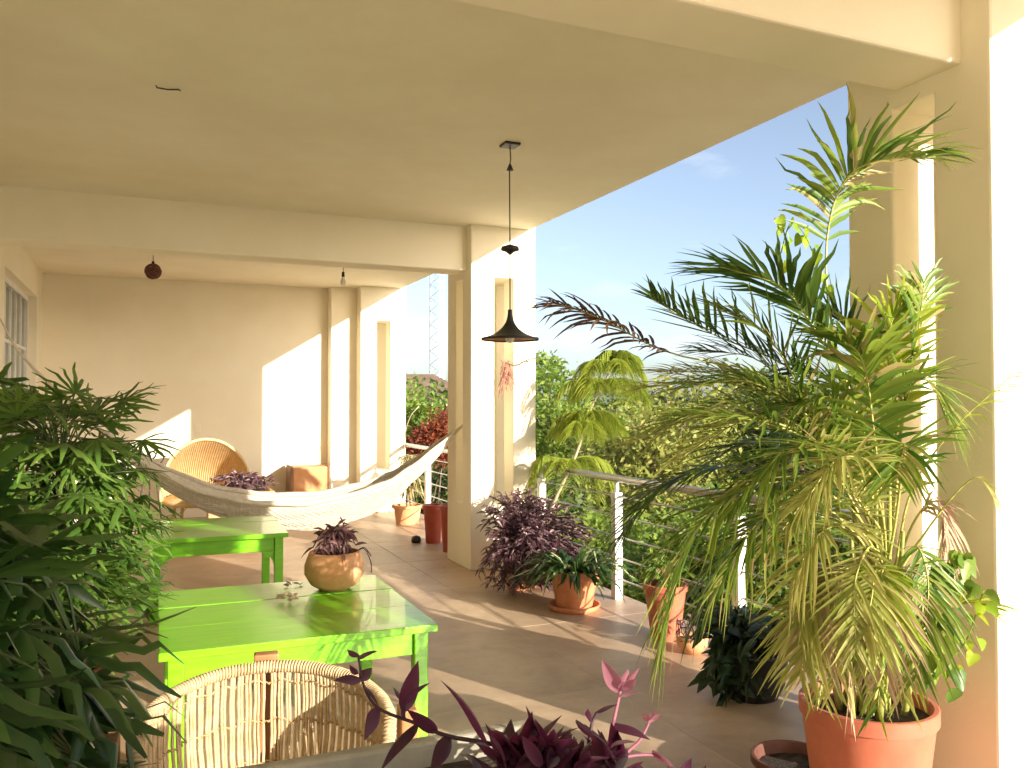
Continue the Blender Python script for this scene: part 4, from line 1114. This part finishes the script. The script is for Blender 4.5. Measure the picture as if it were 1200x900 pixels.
def tree(name, label, x, y, lobes, mat, n, size, seed, trunk_r=0.16, droop=0.0, cat='tree', group=None, aspect=2.0, elong=False, z0=GROUND):
    """lobes: (dx,dy,z,rx,ry,rz) with z above the world origin"""
    r = random.Random(seed)
    t = thing(name, label, cat, (x, y, z0), group=group)
    zc = sum(l[2] for l in lobes)/len(lobes) - z0
    fork = Vector((r.uniform(-.2, .2), r.uniform(-.2, .2), max(0.3, zc*.45)))
    tk = MB(); tk.tube(catmull([(0, 0, 0), fork*.5+Vector((r.uniform(-.15, .15), 0, 0)), fork], 8), [trunk_r*(1.25-.4*i/7) for i in range(8)], 8)
    limbs = []
    for l in lobes:
        e = Vector((l[0], l[1], l[2]-z0))
        pts = catmull([fork*.9, fork.lerp(e, .5)+Vector((r.uniform(-.2, .2), r.uniform(-.2, .2), .15)), e], 7)
        tk.tube(pts, [trunk_r*(.6-.5*i/6) for i in range(7)], 6); limbs.append(pts)
        for q in range(5):
            v_ = Vector((r.gauss(0, 1), r.gauss(0, 1), r.gauss(.4, 1))).normalized()
            e2 = e + Vector((v_.x*l[3]*.85, v_.y*l[4]*.85, v_.z*l[5]*.85))
            tk.tube(catmull([pts[4], pts[6].lerp(e2, .5)+Vector((0, 0, .1)), e2], 5), [trunk_r*.14, trunk_r*.12, trunk_r*.1, trunk_r*.07, trunk_r*.03], 4, False)
    tk.build('trunk', 'bark', t, smooth=True)
    b = MB()
    tot = sum(l[3]*l[4]*l[5] for l in lobes)**1.0
    for l in lobes:
        # twig clusters on an uneven shell
        nc = max(8, int(n/22*(l[3]*l[4]*l[5])/tot))
        for q in range(nc):
            v_ = Vector((r.gauss(0, 1), r.gauss(0, 1), r.gauss(0, 1))).normalized()
            rr_ = (0.45+0.55*r.random()**.5)*(0.78+.38*noise.noise(v_*2.3+Vector((seed, l[0], l[1]))))
            c = Vector((l[0]+v_.x*l[3]*rr_, l[1]+v_.y*l[4]*rr_, l[2]-z0+v_.z*l[5]*rr_))
            if c.z < .05: c.z = .05+r.random()*.1
            cs = size*r.uniform(1.3, 2.6)
            for m_ in range(22):
                o_ = Vector((r.gauss(0, 1), r.gauss(0, 1), r.gauss(0, .8)))*cs*.6
                p = c+o_
                if droop: p.z -= droop*r.random()**2
                if p.z < .03: p.z = .03
                d = (v_*.5+Vector((r.gauss(0, 1), r.gauss(0, 1), r.gauss(-.25-droop, .7)))).normalized()
                L = size*r.uniform(.7, 1.35); W = L/aspect
                w = d.cross(Vector((r.gauss(0, 1), r.gauss(0, 1), r.gauss(0, 1)))).normalized()
                i = len(b.v)
                b.v += [tuple(p), tuple(p+d*L*.5+w*W*.5), tuple(p+d*L), tuple(p+d*L*.5-w*W*.5)]
                b.f.append((i, i+1, i+2, i+3))
    b.build('crown', mat, t)
    return t

def lobes_round(rx, z, rz, k, seed, sub=.55):
    r = random.Random(seed); out = [(0, 0, z, rx*.62, rx*.62, rz*.7)]
    for i in range(k):
        a = i*6.283/k + r.uniform(-.4, .4); q = r.uniform(.45, .7)
        out.append((math.cos(a)*rx*q, math.sin(a)*rx*q, z+r.uniform(-.45, .6)*rz, rx*sub*r.uniform(.7, 1.1), rx*sub*r.uniform(.7, 1.1), rz*sub*r.uniform(.7, 1.1)))
    return out
def at(u, d):
    p = P(u, HV, d); return p.x, p.y
def top_at(v, d): return CAMZ + (HV-v)/FPX*d
G = 'trees beyond the terrace'
specs = [
 # u, dist, top v, crown radius, half height, material, n, leaf, label
 (648, 19, 410, 2.3, 2.3, 3, 14000, .12, 'light green feathery tree just past the hammock column'),
 (745, 15, 428, 2.0, 2.1, 1, 11000, .14, 'loose olive tree with weeping twigs behind the lime green pine'),
 (850, 21, 430, 2.9, 2.4, 1, 9000, .18, 'pale olive tree behind the palm, between the olive weeping tree and darker trees'),
 (960, 20, 425, 2.6, 2.6, 0, 7000, .18, 'dark tree seen through the middle of the palm'),
 (690, 30, 415, 3.4, 3.2, 2, 9000, .22, 'tall mid green tree farther off behind the feathery tree'),
 (800, 34, 420, 4.0, 3.2, 0, 8000, .25, 'broad dark tree far off behind the utility pole'),
 (1010, 32, 410, 4.2, 3.4, 2, 6000, .25, 'green tree far off behind the palm and the large column'),
 (505, 24, 425, 1.9, 2.4, 3, 9000, .15, 'feathery yellow green tree before the lattice mast'),
 (470, 34, 440, 3.0, 3.0, 2, 5000, .22, 'green tree beside the brown roofed house'),
]
for k, (u, d, v, rx, rz, mi, n, sz, lab) in enumerate(specs):
    x, y = at(u, d); z = top_at(v, d)-rz*1.0
    tree('broadleaf_tree', lab, x, y, lobes_round(rx, z, rz, 6, k+3), TREE[mi], n, sz, 60+k, .17, droop=.45 if k == 1 else 0.0, group=G, aspect=2.6 if k == 1 else 1.9)
# rust red shrub tree in the far bay
x, y = at(506, 15.5)
tree('rust_shrub', 'rust red leaved shrub growing beyond the red flowerpots', x, y, [(0, 0, .95, .42, .42, .40), (-.28, .1, .70, .34, .34, .30), (.25, 0, 1.2, .30, .30, .32), (.3, 0, .75, .34, .34, .3)], TREE[4], 6000, .07, 90, .05, cat='shrub')
x, y = at(498, 17.5)
tree('garden_shrub', 'dark green shrub behind the rust red shrub', x, y, lobes_round(1.2, -.6, 1.2, 5, 91), TREE[0], 5000, .12, 92, .07, cat='shrub', group='garden shrubs below the railing')
# garden shrubs close under the railing
near = [(672, 10.6, 585, 1.1, 1.1, 3, 7000, .09, 'bright green shrub behind the lime pine and railing post'),
        (745, 9.6, 600, 1.2, 1.1, 3, 8000, .09, 'bright leafy shrub between the two white railing posts'),
        (830, 8.6, 605, 1.2, 1.1, 2, 8000, .09, 'green shrub behind the second white railing post'),
        (915, 8.4, 585, 1.3, 1.2, 3, 8000, .09, 'light green shrub seen between the palm fronds'),
        (1000, 8.0, 560, 1.3, 1.3, 2, 6000, .10, 'green shrub hidden behind the palm canes'),
        (800, 12.5, 565, 1.8, 1.5, 2, 8000, .12, 'wide green shrub in front of the utility pole'),
        (880, 13.5, 535, 1.9, 1.7, 2, 8000, .13, 'tall green shrub behind the palm, right of the utility pole'),
        (640, 13.0, 535, 1.2, 1.3, 0, 5000, .12, 'dark shrub beside the hammock column edge')]
for k, (u, d, v, rx, rz, mi, n, sz, lab) in enumerate(near):
    x, y = at(u, d); z = top_at(v, d)-rz
    tree('garden_shrub', lab, x, y, lobes_round(rx, z, rz, 6, k+33), TREE[mi], n, sz, 130+k, .07, cat='shrub', group='garden shrubs below the railing')
# far wood along the horizon
b = MB(); r = random.Random(77)
for i in range(15000):
    a = r.uniform(-.25, 1.25); d = r.uniform(60, 110)
    x, y = math.sin(a)*d, math.cos(a)*d
    hmax = 4.3+1.6*noise.noise(Vector((a*9, d*.05, 0)))+.9*noise.noise(Vector((a*31, d*.1, 3)))
    z = GROUND + r.random()**.6*(hmax)
    L = r.uniform(.5, 1.1)
    dd = Vector((r.gauss(0, 1), r.gauss(0, 1), r.gauss(0, .7))).normalized(); w = dd.cross(Vector((r.gauss(0, 1), r.gauss(0, 1), r.gauss(0, 1)))).normalized()
    p = Vector((x, y, max(z, GROUND+.3))); i_ = len(b.v)
    b.v += [tuple(p), tuple(p+dd*L*.5+w*L*.35), tuple(p+dd*L), tuple(p+dd*L*.5-w*L*.35)]; b.f.append((i_, i_+1, i_+2, i_+3))
tag(b.build('far_wood', TREE[2]), 'far band of green trees along the horizon', 'wood', kind='stuff')

# neighbours
def house(label, x, y, w, d, zt, roof_h, rz, wall, roofm, wins=3):
    t = thing('house', label, 'house', (x, y, GROUND), rz)
    h = zt-GROUND
    wl_ = MB().box(-w/2, w/2, -d/2, d/2, 0, h).build('wall', wall, t)
    g = MB(); e = .4
    g.v = [(-w/2-e, -d/2-e, h), (w/2+e, -d/2-e, h), (w/2+e, d/2+e, h), (-w/2-e, d/2+e, h), (-w*.18, 0, h+roof_h), (w*.18, 0, h+roof_h)]
    g.f = [(0, 1, 5, 4), (1, 2, 5), (2, 3, 4, 5), (3, 0, 4), (3, 2, 1, 0)]
    g.build('roof', roofm, t)
    for i in range(wins):
        xx = -w/2+w*(i+.5)/wins
        wn_ = MB().box(xx-.5, xx+.5, -d/2-.05, -d/2+.02, h-2.1, h-.8).build('window', 'white_metal', t)
        MB().box(xx-.43, xx+.43, -d/2-.07, -d/2-.052, h-2.03, h-.87).build('pane', 'car_glass', wn_)
    return t
x, y = at(478, 48); house('pale house with a brown tiled hip roof beyond the end wall column', x, y, 8, 7, 1.8, 1.5, R(-20), 'house_wall', 'roof_tile')
x, y = at(738, 25); house('low dark roofed shed behind the utility pole', x, y, 5.0, 4.5, -.55, .55, R(-28), 'dark_roof', 'dark_roof', 2)
# utility pole with wires
x, y = at(763, 20)
t = thing('utility_pole', 'grey concrete utility pole carrying wires behind the railing', 'utility pole', (x, y, GROUND))
MB().tube([(0, 0, 0), (0, 0, 4.9)], [.17, .12], 10).build('pole', 'concrete', t, smooth=True)
MB().box(-.6, .6, -.04, .04, 4.55, 4.65).build('crossarm', 'wood_dark', t)
for k, xx in enumerate((-.5, 0, .5)):
    MB().tube([(-9+xx, 3, 3.15+.12*k), (-5+xx, 1.6, 2.95+.12*k), (xx, 0, 3.2+.12*k)], .012, 4).build('wire', 'rubber', t)
    MB().tube([(xx, 0, 3.2+.12*k), (6+xx, -1.8, 3.0+.12*k), (12+xx, -3.5, 3.3+.12*k)], .012, 4).build('wire', 'rubber', t)
# lattice mast
x, y = at(513, 62)
t = thing('lattice_mast', 'tall slim white lattice radio mast beyond the far railing', 'mast', (x, y, GROUND))
hw_ = .62; cor = [Vector((hw_*math.cos(a), hw_*math.sin(a), 0)) for a in (0.4, 2.494, 4.588)]
for c in cor: MB().tube([c, c+Vector((0, 0, 30))], .055, 5).build('mast_leg', 'white_metal', t)
b = MB()
for s_ in range(3):
    a_, b_ = cor[s_], cor[(s_+1) % 3]
    for k in range(30):
        z = k*1.0
        b.tube([a_+Vector((0, 0, z)), b_+Vector((0, 0, z+.5)), a_+Vector((0, 0, z+1))], .028, 4, False)
b.build('lattice_bracing', 'white_metal', t, kind='stuff')
MB().tube([(0.1, -.1, 0), (0.1, -.1, 29)], .05, 5).build('feeder_cable', 'rubber', t)
# parked car below
x, y = at(521, 40)
t = thing('parked_car', 'dark blue car parked on the street beyond the red flowerpots', 'car', (x, y, GROUND), R(-15))
def prism(poly, y0, y1):
    g = MB(); L = len(poly)
    g.v = [(a, y0, c) for a, c in poly]+[(a, y1, c) for a, c in poly]
    g.f = [tuple(range(L)), tuple(reversed(range(L, 2*L)))]+[((i+1) % L, i, L+i, L+(i+1) % L) for i in range(L)]
    return g
body = prism([(-2.1, .35), (2.1, .35), (2.15, .65), (2.0, .9), (1.0, 1.0), (.35, 1.45), (-1.1, 1.47), (-1.75, 1.05), (-2.1, .95)], -.86, .86).build('body', 'car_paint', t, bevel=.05)
prism([(-1.6, 1.04), (.88, 1.02), (.33, 1.38), (-1.05, 1.40)], -.875, .875).build('side_windows', 'car_glass', t)
for xx in (-1.3, 1.35):
    for yy in (-.80, .80):
        wh = MB().tube([(xx, yy-.1, .33), (xx, yy+.1, .33)], .33, 20).build('wheel', 'rubber', t)
        MB().tube([(xx, yy-.11 if yy < 0 else yy+.095, .33), (xx, yy-.095 if yy < 0 else yy+.11, .33)], .19, 14).build('rim', 'steel', wh)
for yy in (-.6, .6): MB().box(2.06, 2.16, yy-.16, yy+.16, .62, .76).build('headlight', 'bulb', t)
